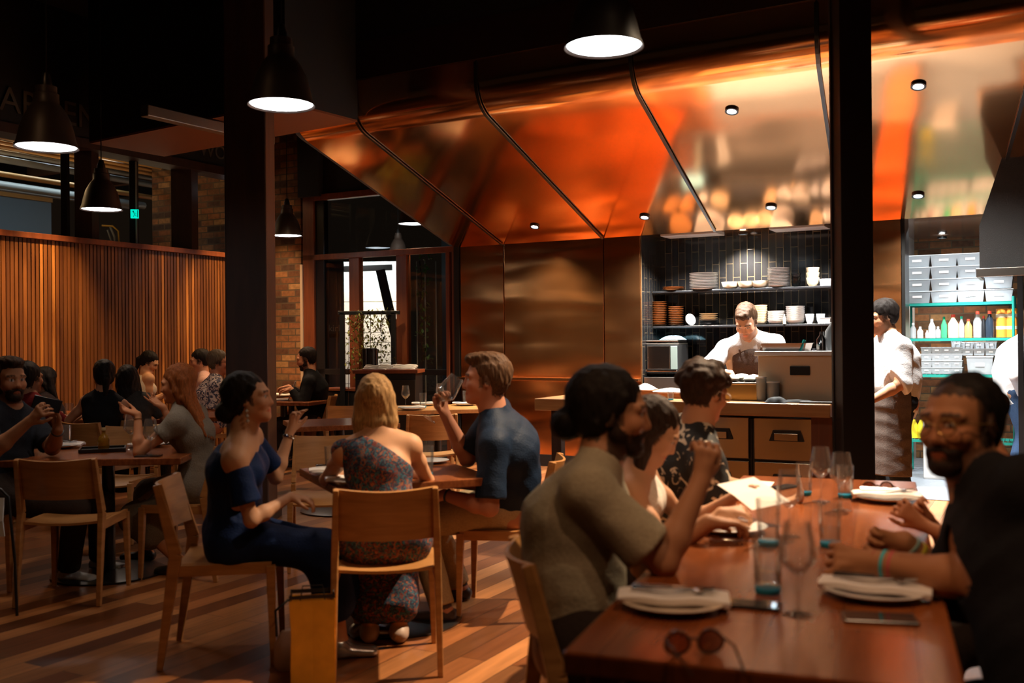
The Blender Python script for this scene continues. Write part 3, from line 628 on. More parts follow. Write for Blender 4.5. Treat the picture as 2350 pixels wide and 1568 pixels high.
def on_table(px, py, z=.75, ins=.11):       # spot on the nearest table top under a pixel, kept off its edge
    p = atz(px, py, z); best = None
    for cx, cy_, sx, sy, a in TABLES:
        dx, dy = p.x - cx, p.y - cy_; u, v = dx * math.cos(a) + dy * math.sin(a), -dx * math.sin(a) + dy * math.cos(a); i_ = .045 if a == TAN else ins
        u2, v2 = max(-sx / 2 + i_, min(sx / 2 - i_, u)), max(-sy / 2 + i_, min(sy / 2 - i_, v)); e = math.hypot(u - u2, v - v2)
        if best is None or e < best[0]: best = (e, cx + u2 * math.cos(a) - v2 * math.sin(a), cy_ + u2 * math.sin(a) + v2 * math.cos(a))
    return (best[1], best[2], z)
MT = (-.60, 5.05); ped_table(MT, .8, .8, 24, 'square red-brown table between the navy-dressed woman and the man holding a wine glass')
LTB = (-2.50, 6.15); ped_table(LTB, 1.08, .80, 4, 'brown table at left where the red-haired woman gestures')
pT3 = atz(780, 968, .75); ped_table(pT3, .85, .8, 20, 'empty dark table behind the blonde woman, near the suited man')
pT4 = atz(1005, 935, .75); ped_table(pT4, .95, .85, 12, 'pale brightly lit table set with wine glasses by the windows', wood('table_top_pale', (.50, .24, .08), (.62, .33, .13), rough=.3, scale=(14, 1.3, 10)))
pT5 = (gx(650, 11.7), 11.7); ped_table(pT5, 1.0, .7, -15, 'table with an open laptop in front of the man in the black jacket')
pT6 = (gx(178, 9.95), 9.95); ped_table(pT6, .7, .6, 28, 'table against the slatted screen behind the woman in the black top')
pT7 = (gx(150, 9.1), 9.1); ped_table(pT7, .7, .6, 30, 'dark table with plates between the man in red and the woman in black')
pT8 = (gx(420, 9.3), 9.3); ped_table(pT8, .8, .75, 30, 'brown table behind the red-haired woman')
pT9 = (gx(668, 12.7), 12.7); ped_table(pT9, .7, .5, -28, 'farthest table right under the lit brick wall')
# ================================================================== TABLEWARE
PL = {}
def proto(key, fn):
    def inst(loc, label, rz=0.0, scale=None, group=None):
        if key not in PL: PL[key] = fn(); t = PL[key]; t['label'] = label
        else: t = dup(PL[key], label=label)
        t.location = loc; t.rotation_euler = (0, 0, rz)
        if scale: t.scale = (scale,) * 3
        if group: t['group'] = group
        elif 'group' in t and key in ('plate',): del t['group']
        return t
    return inst
def _plate(mat=None):
    m = MB(); m.lathe([(0, .004), (.07, .004), (.085, .008), (.128, .020), (.130, .023), (.084, .013), (.068, .009), (0, .009)][::-1], n=44); o = m.build('plate', mat or M_WHITE, smooth=True); o['category'] = 'plate'; return o
plate = proto('plate', _plate)
plate_c = proto('plate_c', lambda: _plate(plain('plate_cream', (.78, .66, .52), .3)))
def _napkin():
    rows = []
    for i in range(13):
        x = -.135 + .27 * i / 12; rows.append([(x, -.052 + .104 * j / 5, .020 + .003 * math.sin(i * .9) + .004 * math.sin(j * 1.3 + i * .3) + .004 * (1 if j in (1, 2, 3, 4) else 0)) for j in range(6)])
    m = MB(); m.sheet(rows, .016); o = m.build('napkin', M_NAP, smooth='all', bevel=.002); o['category'] = 'napkin'; return o
napkin = proto('napkin', _napkin)
def _knife():
    t = thing('table_knife', '', 'knife')
    m = MB(); m.sheet([[(0, -.006, .0), (0, .006, .0)], [(.05, -.009, 0), (.05, .009, 0)], [(.09, -.008, 0), (.09, .008, 0)], [(.115, -.001, 0), (.115, .004, 0)]], .0015); m.build('blade', M_CHROME, t)
    m = MB(); m.tube([(-.10, 0, 0), (-.05, 0, 0), (.0, 0, 0)], [.0065, .006, .004], 8); m.build('handle', M_CHROME, t, smooth=True); return t
knife = proto('knife', _knife)
def _fork():
    t = thing('table_fork', '', 'fork')
    m = MB(); m.tube([(-.10, 0, 0), (-.04, 0, .001), (.045, 0, .004)], [.006, .0035, .003], 8); m.build('handle', M_CHROME, t, smooth=True)
    m = MB(); m.sheet([[(.045, -.003, .004), (.045, .003, .004)], [(.06, -.011, .001), (.06, .011, .001)], [(.072, -.011, .002), (.072, .011, .002)]], .0015)
    for k in range(4): m.tube([(.070, -.009 + k * .006, .002), (.10, -.009 + k * .006, .006)], .0014, 5)
    m.build('tines', M_CHROME, t); return t
fork = proto('fork', _fork)
def _tumbler():
    t = thing('water_tumbler', '', 'glass')
    m = MB(); m.lathe([(.0, .016), (.0335, .016), (.0375, .10), (.0395, .148), (.0380, .149), (.0365, .10), (.0315, .022), (.0, .020)], n=32); m.build('glass_wall', M_GLASS, t, smooth=True)
    m = MB(); m.lathe([(0, .0), (.029, .0), (.0325, .005), (.0335, .016), (0, .017)], n=32); m.build('blue_base', M_BLUEG, t, smooth=True, label='translucent blue glass base'); 
    m = MB(); m.lathe([(0, .023), (.0318, .0235), (.0345, .062), (0, .062)], n=28); m.build('water', M_WATER, t, smooth=True); return t
tumbler = proto('tumbler', _tumbler)
def _wine():
    t = thing('wine_glass', '', 'glass')
    m = MB(); m.lathe([(0.0, .094), (.012, .0965), (.042, .128), (.044, .142), (.037, .185), (.031, .222), (.0300, .222), (.0358, .185), (.0428, .142), (.0405, .129), (.012, .0985), (0, .097)], n=36); m.build('bowl', M_GLASS, t, smooth='all')
    m = MB(); m.lathe([(0, .0), (.036, .0), (.037, .0018), (.012, .006), (.0045, .016), (.0036, .06), (.0055, .092), (0, .095)], n=28); m.build('stem', M_GLASS, t, smooth='all'); return t
wine = proto('wine', _wine)
def _wine2():
    t = _wine(); t.name = 'wine_glass'
    m = MB(); m.lathe([(0, .100), (.011, .101), (.036, .1225), (0, .1225)], n=28); m.build('wine', glassy('pale_wine', (.95, .80, .62), .6), t, smooth='all'); return t
wine_f = proto('wine_f', _wine2)
def _phone():
    t = thing('smartphone', '', 'phone')
    m = MB(); m.box((0, 0, .004), (.15, .073, .008)); m.build('case', M_PHONE, t, bevel=.0035, seg=3)
    m = MB(); m.box((0, 0, .0083), (.142, .066, .0012)); m.build('screen', plain('screen_glass', (.02, .02, .025), .06), t); return t
phone = proto('phone', _phone)
def _sun():
    t = thing('sunglasses', '', 'sunglasses'); fr = plain('tortoise_frame', (.05, .022, .012), .25)
    for s in (-1, 1):
        pts = [(s * .036 + .027 * math.cos(a) , .0 + .004 * math.cos(2 * a), .027 + .024 * math.sin(a)) for a in [k * PI / 10 for k in range(21)]]
        m = MB(); m.tube(pts, .0032, 6, caps=False); m.build('rim', fr, t, smooth=True)
        m = MB(); m.add([(s * .036, .001, .027)] + [(p[0], p[1], p[2]) for p in pts[:20]], [(0, 1 + k, 1 + (k + 1) % 20) for k in range(20)]); m.build('lens', glassy('brown_lens', (.30, .17, .12), 1.5), t)
        m = MB(); m.tube([(s * .062, 0, .036), (s * .064, .06, .034), (s * .056, .12, .012), (s * .052, .135, .004)], .0028, 6); m.build('temple', fr, t, smooth=True)
    m = MB(); m.tube([(-.010, 0, .032), (0, -.003, .036), (.010, 0, .032)], .003, 6); m.build('bridge', fr, t, smooth=True); return t
sung = proto('sun', _sun)
def setting(px, py, who, rz, cz=.75, pl=plate, z2=0.0, cutl=True):
    p = V(on_table(px, py, cz)); pl(p, 'white plate under a folded napkin, ' + who, 0)
    napkin(p + V((0, .0, .012)), 'folded white napkin lying on the plate ' + who, rz)
    if cutl:
        d = V((math.cos(rz), math.sin(rz), 0)); n = V((-d.y, d.x, 0))
        knife(p + n * .012 + V((0, 0, .048)), 'steel knife resting on the napkin ' + who, rz); fork(p - n * .012 + V((0, 0, .047)), 'steel fork resting on the napkin ' + who, rz)
setting(1545, 1395, 'at the near left end of the foreground table', math.radians(-8), pl=plate_c)
setting(2008, 1368, 'in front of the man in the black tee', math.radians(-24))
setting(2035, 1150, 'at the far right of the foreground table', math.radians(-12))
plate(on_table(1672, 1220), 'white plate with a knife on its rim beside the bearded man in the beige tee')
knife(V(on_table(1632, 1244)) + V((0, 0, .008)), 'steel knife lying on the table by the bearded man', math.radians(160))
fork(V(on_table(1700, 1250)) + V((0, 0, .008)), 'steel fork lying on the table by the bearded man', math.radians(-14))
phone(on_table(1722, 1392), 'black phone lying right of the near left napkin', math.radians(-22))
phone(on_table(2018, 1424), 'black phone lying in front of the plate of the man in the black tee', math.radians(-12), 1.1)
phone(on_table(1800, 1120), 'dark phone at the far end of the foreground table', math.radians(40))
sung(on_table(1592, 1505), 'brown sunglasses nearest the camera on the foreground table', math.radians(-170))
sung(on_table(2014, 1134), 'round brown sunglasses at the far end of the foreground table', math.radians(175))
tumbler(on_table(1762, 1362), 'tall clear tumbler with blue base, nearest on the foreground table')
tumbler(on_table(1764, 1252), 'clear tumbler half full of water behind the nearest tumbler')
tumbler(on_table(1846, 1136), 'blue-based tumbler at the far end, left of the tall wine glass', scale=.9)
tumbler(on_table(1940, 1142), 'blue-based tumbler at the far end, left of the round sunglasses', scale=.9)
tumbler(on_table(1905, 1255), 'clear tumbler standing just behind the clasped hands', scale=.95)
wine(on_table(1832, 1412), 'empty wine glass nearest the camera')
wine(on_table(1812, 1232), 'empty wine glass in the middle of the foreground table')
wine(on_table(1884, 1152), 'tall wine glass at the far end, right of the blue tumbler')
wine(on_table(1932, 1172), 'rightmost wine glass of the far end of the foreground table')
menu = MB(); menu.sheet([[(-.10, -.14, 0), (.10, -.14, 0)], [(-.10, 0, .006), (.10, 0, .006)], [(-.10, .14, 0), (.10, .14, 0)]], .001)
o = menu.build('menu_card', plain('paper', (.80, .72, .66), .8)); q = at(1728, 1132, 3.6); o.location = q; o.rotation_euler = (.28, -.12, .35); o.scale = (.8,) * 3; tag(o, 'open paper menu held by the woman in the white top', 'menu')
o = dup(o, label='paper sheet lying under the menu at the far left corner of the table'); o.location = V(on_table(1715, 1112)) + V((0, 0, .004)); o.rotation_euler = (0, 0, TAN)
# middle table
setting(712, 1094, 'at the left of the middle square table', math.radians(12)); setting(712, 1124, 'nearest corner left of the blonde woman', math.radians(14), cutl=False)
tumbler(on_table(978, 1092), 'blue-based tumbler at the right elbow of the blonde woman'); tumbler(on_table(748, 1072), 'small water glass at the far left of the middle table', scale=.8)
plate(on_table(1000, 1062), 'white plate near the elbow of the man in the navy shirt', scale=.8); wine(on_table(868, 1062), 'empty wine glass hidden behind the blonde woman')
# left table
setting(152, 1026, 'in front of the man filming with a phone', math.radians(3)); plate(on_table(345, 1024), 'white plate beneath the elbow of the red-haired woman')
tumbler(on_table(188, 1018), 'blue-based tumbler on the left table by the filming man'); wine(on_table(288, 1070), 'wine glass at the near edge of the left table'); 
wine_f(on_table(300, 1032), 'wine glass with pale wine behind the small tray')
phone(on_table(340, 1048), 'dark phone near the right edge of the left table', .1)
ty = thing('serving_tray', 'dark square tray holding a small amber bottle on the left table', 'tray', on_table(236, 1036), .35)
m = MB(); m.box((0, 0, .006), (.26, .20, .01)); m.build('tray_base', M_BLK, ty, bevel=.003)
for a_, b_ in (((-.13, 0), (.01, .2)), ((.13, 0), (.01, .2)), ((0, .1), (.26, .01)), ((0, -.1), (.26, .01))): m = MB(); m.box((a_[0], a_[1], .014), (b_[0], b_[1], .022)); m.build('tray_rim', M_BLK, ty, bevel=.002)
bt = thing('amber_bottle', 'small amber glass bottle standing on the dark tray', 'bottle', V(on_table(238, 1036)) + V((0, 0, .012)))
m = MB(); m.lathe([(0, 0), (.03, 0), (.034, .01), (.034, .06), (.026, .08), (.012, .095), (.011, .12), (.008, .12), (0, .12)], n=24); m.build('body', glassy('amber_glass', (.65, .42, .10), 1.2, body=.35, bcol=(.45, .25, .03)), bt, smooth='all'); m = MB(); m.lathe([(0, .118), (.013, .118), (.013, .135), (0, .135)], n=16); m.build('cap', plain('cork', (.5, .4, .2), .7), bt, smooth=True)
# far tables
setting(955, 947, 'at the near side of the pale lit table', .1, cutl=False); setting(1068, 931, 'at the right of the pale lit table', 0, cutl=False); setting(962, 925, 'at the far left of the pale lit table', 0, cutl=False)
for px, py, l in [(931, 938, 'leftmost wine glass on the pale lit table'), (990, 922, 'middle wine glass on the pale lit table')]: wine(on_table(px, py), l, scale=1.05)
for px, py, l in [(971, 936, 'blue-based tumbler on the pale lit table'), (1050, 922, 'clear tumbler on the pale lit table behind the raised wine glass')]: tumbler(on_table(px, py), l)
setting(640, 912, 'beside the open laptop', 0, cutl=False); 
setting(149, 912, 'on the table against the slatted screen', .3, cutl=False)
plate((pT7[0], pT7[1], .75), 'white plate on the table behind the man in red'); tumbler((pT7[0] + .12, pT7[1] - .2, .75), 'tumbler on the table behind the man in red')
napkin((pT7[0] + .2, pT7[1] + .1, .735), 'napkin on the table behind the man in red', .4)
lp = thing('laptop', 'open laptop with a pale lid on the table of the man in the black jacket', 'laptop', (gx(640, 11.75), 11.75, .75), math.radians(-80))
m = MB(); m.box((0, 0, .009), (.32, .22, .016)); m.build('keyboard_base', plain('laptop_silver', (.5, .5, .52), .35, .8), lp, bevel=.004); m = MB(); m.beam((0, .11, .015), (0, .19, .22), .32, .008); m.build('lid', MATS['laptop_silver'], lp, bevel=.003)
plate((pT9[0], pT9[1], .75), 'small white plate on the farthest table'); 
# ---- chairs
chair(gx(150, 5.5), 5.62, 92, 'empty wooden chair with curved back at the near side of the left table')
C_P6 = chair(-1.30, 4.55, 8, 'wooden chair under the woman in the navy dress')
C_P7 = chair(gx(882, 4.4), 4.42, 97, 'wooden chair with wide backrest behind the blonde woman')
C_P8 = chair(-.04, 5.25, 172, 'wooden chair under the man in the navy shirt')
C_P1 = chair(.29, 2.92, 5, 'wooden chair under the bearded man in the beige tee, lower left of the table')
C_P2 = chair(.40, 3.66, -10, 'wooden chair under the woman in the white top'); C_P3 = chair(.66, 4.26, -8, 'wooden chair under the person in the floral shirt')
C_P4 = chair(1.36, 2.06, 165, 'wooden chair under the man in the black tee'); C_P5 = chair(1.78, 3.15, 160, 'wooden chair under the woman hidden behind the man in glasses')
C_P10 = chair(gx(428, 6.1), 6.15, 172, 'wooden chair under the red-haired woman'); C_P9 = chair(-3.05, 5.95, -12, 'wooden chair under the man filming with a phone')
chair(gx(745, 6.35), 6.35, -82, 'empty wooden chair facing the camera across the middle table')
chair(gx(265, 7.25), 7.25, -95, 'empty wooden chair on the far side of the left table')
chair(gx(232, 8.15), 8.2, 68, 'wooden chair under the woman in the black sleeveless top'); chair(gx(322, 8.5), 8.5, 65, 'wooden chair under the woman in the grey top')
chair(gx(60, 8.3), 8.3, 60, 'wooden chair under the man in the red shirt')
chair(gx(805, 9.6), 9.6, -75, 'empty wooden chair behind the dark table, left of the service station')
chair(gx(985, 8.7), 8.75, 98, 'empty wooden chair tucked at the near side of the pale lit table')
chair(gx(712, 11.9), 11.9, 180, 'wooden chair under the man in the black jacket'); chair(gx(768, 12.9), 12.9, 200, 'empty wooden chair beside the glass doors')
chair(gx(232, 10.7), 10.7, 150, 'empty wooden chair beside the table at the slatted screen')
chair(gx(352, 11.1), 11.1, 20, 'wooden chair under the woman in the strappy top'); chair(gx(470, 10.9), 10.9, 30, 'wooden chair under the man in the floral shirt'); chair(gx(440, 11.6), 11.9, -140, 'wooden chair under the man in the pale pink shirt')
# paper bag and handbag
bg = thing('paper_bag', 'yellow paper carrier bag standing on the floor under the blonde woman\'s chair', 'bag', (gx(716, 4.15), 4.12, 0), .18)
m = MB(); hw_, dp, ht = .088, .055, .355
P = []
for z, sw in ((0, 1), (.1, 1.0), (.22, .97), (ht, 1.04)):
    P.append([(-hw_ * sw, -dp * sw, z), (0, -dp * sw * .86, z), (hw_ * sw, -dp * sw, z), (hw_ * sw * .9, 0, z), (hw_ * sw, dp * sw, z), (0, dp * sw * .9, z), (-hw_ * sw, dp * sw, z), (-hw_ * sw * .9, 0, z), (-hw_ * sw, -dp * sw, z)])
m.sheet(P, .0015); m.add(P[0][:8], [tuple(range(8))[::-1]]); m.build('bag_body', plain('bag_yellow', (.80, .42, .035), .6, var=.12, bscale=12), bg)
m = MB(); m.sheet([[(v_[0] * 1.0, v_[1] * 1.0, z + (.012 if z > .3 else 0)) for v_ in P[3]] for z in (ht - .004, ht + .012)], .002); m.build('bag_lining', plain('bag_inside', (.03, .02, .015), .8), bg)
m = MB(); m.tube([(-.05, 0, ht - .01), (-.04, .0, ht + .05), (.04, .0, ht + .05), (.05, 0, ht - .01)], .003, 6); m.build('handle', M_BLK, bg, smooth=True)
hbx = thing('handbag', 'small beige handbag on the floor beneath the chair of the blonde woman', 'bag', (gx(650, 4.25), 4.3, 0), .5)
m = MB(); m.lathe([(0, 0), (.05, .0), (.065, .03), (.06, .12), (.03, .17), (0, .175)], n=20, M=Matrix.Diagonal((1.0, .5, 1))); m.build('bag_body', plain('beige_leather', (.45, .33, .27), .5), hbx, smooth='all'); m = MB(); m.tube([(-.05, 0, .15), (-.055, 0, .26), (0, 0, .30), (.055, 0, .26), (.05, 0, .15)], .006, 6); m.build('strap', M_BLK, hbx, smooth=True)
# white shopping bag with dark frame stand at far left
cs = thing('ice_bucket_stand', 'thin dark metal stand with a white cloth at the far left edge', 'stand', (gx(8, 5.2), 5.2, 0))
m = MB(); m.tube([(.06, 0, 0), (.05, 0, .30), (.02, 0, .62), (-.02, 0, .66), (-.10, 0, .66)], .008, 8); m.tube([(-.16, .1, 0), (-.13, .1, .4), (-.1, 0, .66)], .008, 8); m.build('frame', M_BLK, cs, smooth=True)
m = MB(); m.sheet([[(-.18, -.02, .42), (.012, -.02, .42)], [(-.18, -.03, .5), (.008, -.03, .5)], [(-.18, -.0, .615), (.0, -.0, .615)]], .01); m.build('cloth', plain('blueish_cloth', (.75, .82, .84), .8), cs)
# ================================================================== SERVICE STATION
ss = thing('service_station', 'dark waist-high service station in front of the glass doors', 'cabinet', (gx(893, 11.2), 11.2, 0), math.radians(-5))
ZS = atz(893, 852, 1).z; ZS = at(893, 849, 11.0).z
wS = .70; m = MB(); m.box((0, 0, ZS / 2 - .02), (wS - .02, .42, ZS - .04)); m.build('body', M_BLK, ss, bevel=.004); m = MB(); m.box((0, 0, ZS - .02), (wS + .03, .46, .04)); m.build('counter_top', M_JARRAH, ss, bevel=.004)
for s_ in (-1, 1): m = MB(); m.box((s_ * wS / 4, -.217, ZS * .55), (wS / 2 - .03, .012, ZS * .7)); m.build('door', plain('station_door', (.018, .014, .012), .4), ss, bevel=.003)
for k, (px, n) in enumerate([(862, 3), (895, 3), (925, 3)]):
    for j in range(n):
        o = napkin((gx(px, 11.15) + .01 * j, 11.12 + .03 * j, ZS - .008 + j * .017), 'folded white napkin stacked on the service station', .2 * (k - 1) + .1 * j, group='napkins stacked on the service station')
ub = thing('umbrella_vase', 'dark ribbed metal canister on the service station', 'canister', (gx(848, 11.2), 11.25, ZS)); 
m = MB()
for k in range(12): a = 2 * PI * k / 12; m.tube([(.075 * math.cos(a), .075 * math.sin(a), 0), (.08 * math.cos(a), .08 * math.sin(a), .23)], .014, 6)
m.build('ribs', M_BLK, ub, smooth=True); m = MB(); m.lathe([(0, 0), (.075, 0), (.08, .235), (.07, .24), (0, .22)], n=24); m.build('body', plain('dark_chrome', (.06, .06, .07), .15, .9), ub, smooth=True)
bs = thing('low_sideboard', 'dark sideboard with salt mills between the tables near the service station', 'cabinet', (gx(792, 11.9), 12.3, 0), math.radians(-28)); m = MB(); m.box((0, 0, .42), (.7, .35, .84)); m.build('body', M_BLK, bs, bevel=.004); m = MB(); m.box((0, 0, .85), (.72, .37, .03)); m.build('top', M_JARRAH, bs, bevel=.003)
# ================================================================== KITCHEN BAR
ZB = 1.0
bR = atz(1905, 929, ZB); bL = atz(1226, 915, ZB); bd = (bR - bL); LB = bd.to_2d().length; bA = math.atan2(bd.y, bd.x)
ib = thing('kitchen_bar', 'long timber-topped kitchen bar with dark legs in front of the chef', 'bar', (bL.x, bL.y, 0), bA)
m = MB(); m.box((LB / 2, .40, ZB - .042), (LB, .80, .084)); m.build('bar_top', wood('bar_top_timber', (.40, .17, .055), (.55, .27, .10), rough=.3, scale=(1.3, 14, 10)), ib, bevel=.006)
for x_ in (.16,): 
    for y_ in (.06, .74): m = MB(); m.box((x_, y_, .458), (.075, .075, .916)); m.build('leg', M_POST, ib, bevel=.004)
m = MB(); m.box((LB - .05, .40, .458), (.16, .68, .916)); m.build('end_panel', M_JARRAH, ib, bevel=.004)
m = MB(); m.box((LB / 2 + .3, .70, .458), (LB - .7, .03, .9)); m.build('back_panel', M_BLK, ib)
def bx(px):     # distance along the bar for a pixel column
    r = ray(px, 1000); k = r.x / r.y; d = V((math.cos(bA), math.sin(bA))); return (k * bL.y - bL.x) / (d.x - k * d.y)
edges = [bx(1560), bx(1718), bx(1885)]; edges = [edges[0] - (edges[1] - edges[0])] + edges
M_DSTEEL = plain('drawer_steel', (.50, .40, .31), .22, 1.0, bump=.03, bscale=12)
for k in range(3):
    x0, x1 = edges[k], edges[k + 1]; wd = x1 - x0
    du = thing('drawer_unit', ['steel drawer unit under the bar, hidden behind the bearded man', 'steel drawer unit under the bar left of the widest gap', 'steel drawer unit under the bar nearest the black column'][k], 'drawers', ib.matrix_basis @ V((0, 0, 0)), bA)
    du.location = V((bL.x, bL.y, 0)) + Matrix.Rotation(bA, 3, 'Z') @ V(((x0 + x1) / 2, .35, 0))
    m = MB(); m.box((0, .02, .455), (wd - .004, .55, .87)); m.build('body', M_BLK, du)
    for r_ in range(3):
        zc = .765 - r_ * .285; dr = MB(); dr.box((0, -.268, zc), (wd - .035, .03, .27)); d_ = dr.build('drawer', M_DSTEEL, du, bevel=.004)
        h = MB(); h.prism([(-.11, 0), (.11, 0), (.085, .07), (-.085, .07)], 0, .02); ho = h.build('handle', M_BLK, d_); ho.rotation_euler = (-PI / 2, 0, PI); ho.rotation_euler = (PI / 2, 0, 0); ho.location = (0, -.280, zc - .01)
        h = MB(); h.box((0, -.306, zc + .018), (.15, .012, .045)); h.build('handle_lip', M_DSTEEL, d_, bevel=.002)
# things on the bar and the back bench
def onbar(px, y_=.3, z=None):    # a spot on the bar top
    x_ = bx(px); p = V((bL.x, bL.y, 0)) + Matrix.Rotation(bA, 3, 'Z') @ V((x_, y_, 0)); 
    r = ray(px, 1000); k = r.x / r.y; p.x = k * p.y; return V((p.x, p.y, ZB if z is None else z))
def barbox(name, px, y_, w, d, h, mat, lab, cat, z=None, rz=0, bev=.004, parts=None):
    t = thing(name, lab, cat, onbar(px, y_, z), bA + rz); m = MB(); m.box((0, 0, h / 2), (w, d, h)); m.build('body', mat, t, bevel=bev); return t
hb = barbox('steel_cabinet', 1850, .58, .56, .34, .30, plain('warm_steel', (.85, .60, .38), .5, 1.0, bump=.02, bscale=40), 'brushed steel heated cabinet standing on the bar by the black column', 'cabinet')
m = MB(); m.box((0, 0, .315), (.60, .38, .03)); m.build('white_top', plain('white_board', (.85, .86, .86), .4), hb, bevel=.004, label='white cutting-board top'); m = MB(); m.box((0, -.178, .20), (.13, .016, .06)); m.build('handle', M_BLK, hb, bevel=.004)
tz = ZB + .33
def pan(name, px, y_, z, w, d, h, lab, mat=M_STEEL, rz=0):
    t = thing(name, lab, 'tray', onbar(px, y_, z), bA + rz); P_ = [[(-w / 2 * s, -d / 2 * s, zz), (w / 2 * s, -d / 2 * s, zz), (w / 2 * s, d / 2 * s, zz), (-w / 2 * s, d / 2 * s, zz), (-w / 2 * s, -d / 2 * s, zz)] for s, zz in ((.9, 0), (1, h), (1.06, h))]
    m = MB(); m.sheet(P_, .002); m.box((0, 0, .002), (w * .9, d * .9, .004)); m.build('tray', mat, t); return t
pan('baking_tray', 1808, .55, tz, .30, .22, .055, 'shallow steel tray on top of the steel cabinet')
m = MB(); m.box((0, 0, .01), (.28, .2, .02)); o = m.build('parchment', plain('parchment', (.8, .72, .55), .8)); o.location = onbar(1808, .55, tz + .012); o.rotation_euler = (0, 0, bA); tag(o, 'cream baking paper lining the tray on the steel cabinet', 'paper')
m = MB(); m.tube([(0, 0, 0), (.015, 0, .035), (.03, 0, .075)], .009, 8); o = m.build('marker_pen', plain('teal_plastic', (.02, .5, .45), .4), smooth=True); o.location = onbar(1838, .42, tz - .0); tag(o, 'teal marker leaning on the tray over the steel cabinet', 'pen')
def bottle(name, loc, r, h, mat, capm, lab, cat='bottle', group=None, neck=.35, capc=None):
    t = thing(name, lab, cat, loc, 0, group); m = MB(); m.lathe([(0, 0), (r, 0), (r, h * (.95 - neck)), (r * .45, h * (1.02 - neck * .6)), (r * .38, h * .9), (0, h * .9)], n=16); m.build('body', mat, t, smooth='all'); m = MB(); m.lathe([(0, h * .88), (r * .45, h * .88), (r * .4, h), (0, h)], n=12); m.build('cap', capm, t, smooth=True); return t
M_CLEARP = glassy('clear_plastic', (.92, .94, .95), 1.2, body=.30, bcol=(.8, .82, .84))
bottle('salt_mill', onbar(1888, .55, tz), .035, .13, M_CHROME, M_CHROME, 'small shiny steel shaker on the steel cabinet', 'shaker')
bottle('glass_carafe', onbar(1915, .60, tz), .055, .22, M_CLEARP, M_CHROME, 'clear carafe with steel stopper beside the black column', 'carafe')
t = barbox('food_pan', 1706, .42, .25, .22, .11, plain('brass_pan', (.62, .42, .16), .3, 1.0), 'brass-coloured metal pan heaped with dough on the bar', 'pan')
m = MB(); m.box((0, 0, .115), (.27, .24, .012)); m.build('rim', M_STEEL, t, bevel=.002)
for k, (dx, dy, r_) in enumerate([(-.08, -.02, .05), (.0, .03, .055), (.07, -.02, .05), (.03, -.06, .04), (-.04, .06, .045)]):
    m = MB(); m.lathe([(0, -r_ * .5), (r_ * .8, -r_ * .35), (r_, 0), (r_ * .75, r_ * .4), (0, r_ * .55)], n=20); o = m.build('dough_ball', plain('dough', (.88, .82, .68), .7), smooth='all'); o.location = V(t.location) + V((dx, dy, .121 + r_ * .5)); tag(o, 'pale ball of dough heaped on the brass-coloured pan', 'dough', 'dough balls on the pan')
for px, y_, h_, r_, lab in [(1748, .30, .15, .035, 'clear tub with crumbs beside the brass-coloured pan'), (1775, .33, .12, .045, 'round cream container in front of the steel cabinet'), (1762, .5, .19, .035, 'tall clear container behind the cream one')]:
    t = thing('food_container', lab, 'container', onbar(px, y_)); m = MB(); m.lathe([(0, 0), (r_ * .9, 0), (r_, h_), (r_ * .93, h_), (r_ * .85, .01), (0, .01)], n=24); m.build('tub', M_CLEARP, t, smooth=True); m = MB(); m.lathe([(0, .012), (r_ * .82, .012), (r_ * .9, h_ * .75), (0, h_ * .8)], n=20); m.build('contents', plain('crumbs', (.75, .6, .35), .9, var=.3, bscale=90), t, smooth=True); m = MB(); m.lathe([(0, h_), (r_ * 1.04, h_), (r_ * 1.04, h_ + .01), (0, h_ + .01)], n=24); m.build('lid', plain('lid_white', (.8, .8, .78), .4), t, smooth=True)
def cloth(name, px, y_, w, d, h, mat, lab, seed=1, z=None, rz=0):
    rr_ = random.Random(seed); rows = []
    for i in range(9):
        rows.append([(-w / 2 + w * i / 8, -d / 2 + d * j / 6, (h * (math.sin(PI * i / 8) * math.sin(PI * j / 6)) ** .5 * rr_.uniform(.55, 1.0)) + .004) for j in range(7)])
    m = MB(); m.sheet(rows, .0); m.sheet([[(p[0], p[1], 0) for p in r] for r in rows[::-1]], 0); o = m.build(name, mat, smooth='all'); o.location = onbar(px, y_, z); o.rotation_euler = (0, 0, bA + rz); tag(o, lab, 'cloth'); s_ = o.modifiers.new('s', 'SUBSURF'); s_.levels = s_.render_levels = 1; return o
M_BCL = plain('black_cloth', (.02, .025, .028), .85)
cloth('tea_towel', 1782, .10, .14, .10, .045, M_BCL, 'crumpled black cloth on the front edge of the bar', 2); cloth('tea_towel', 1832, .16, .22, .07, .022, M_BCL, 'flat dark cloth lying in front of the steel cabinet', 3)
m = MB(); m.box((0, 0, .006), (.26, .06, .012)); o = m.build('knife_roll', plain('dark_roll', (.05, .06, .07), .6), bevel=.003); o.location = onbar(1885, .10); o.rotation_euler = (0, 0, bA); tag(o, 'dark flat case lying on the bar next to the column', 'case')
for px, y_, w, d, h, mt, nm, lab, cat in [(1500, .62, .42, .24, .05, M_BAR, 'chopping_board', 'thick wooden board at the left back of the bar', 'board'), (1566, .50, .30, .22, .04, M_BAR, 'chopping_board', 'wooden board stacked with white paper on the bar', 'board'), (1600, .66, .26, .2, .03, M_STEEL, 'steel_tray', 'low steel tray behind the curly-haired person on the bar', 'tray')]:
    barbox(nm, px, y_, w, d, h, mt, lab, cat)
o = cloth('kitchen_paper', 1480, .62, .16, .16, .05, M_NAP, 'crumpled white cloth on the thick wooden board', 5, ZB + .05); o = cloth('kitchen_paper', 1540, .52, .22, .18, .03, M_NAP, 'white paper sheets spread on the lower board', 6, ZB + .041)
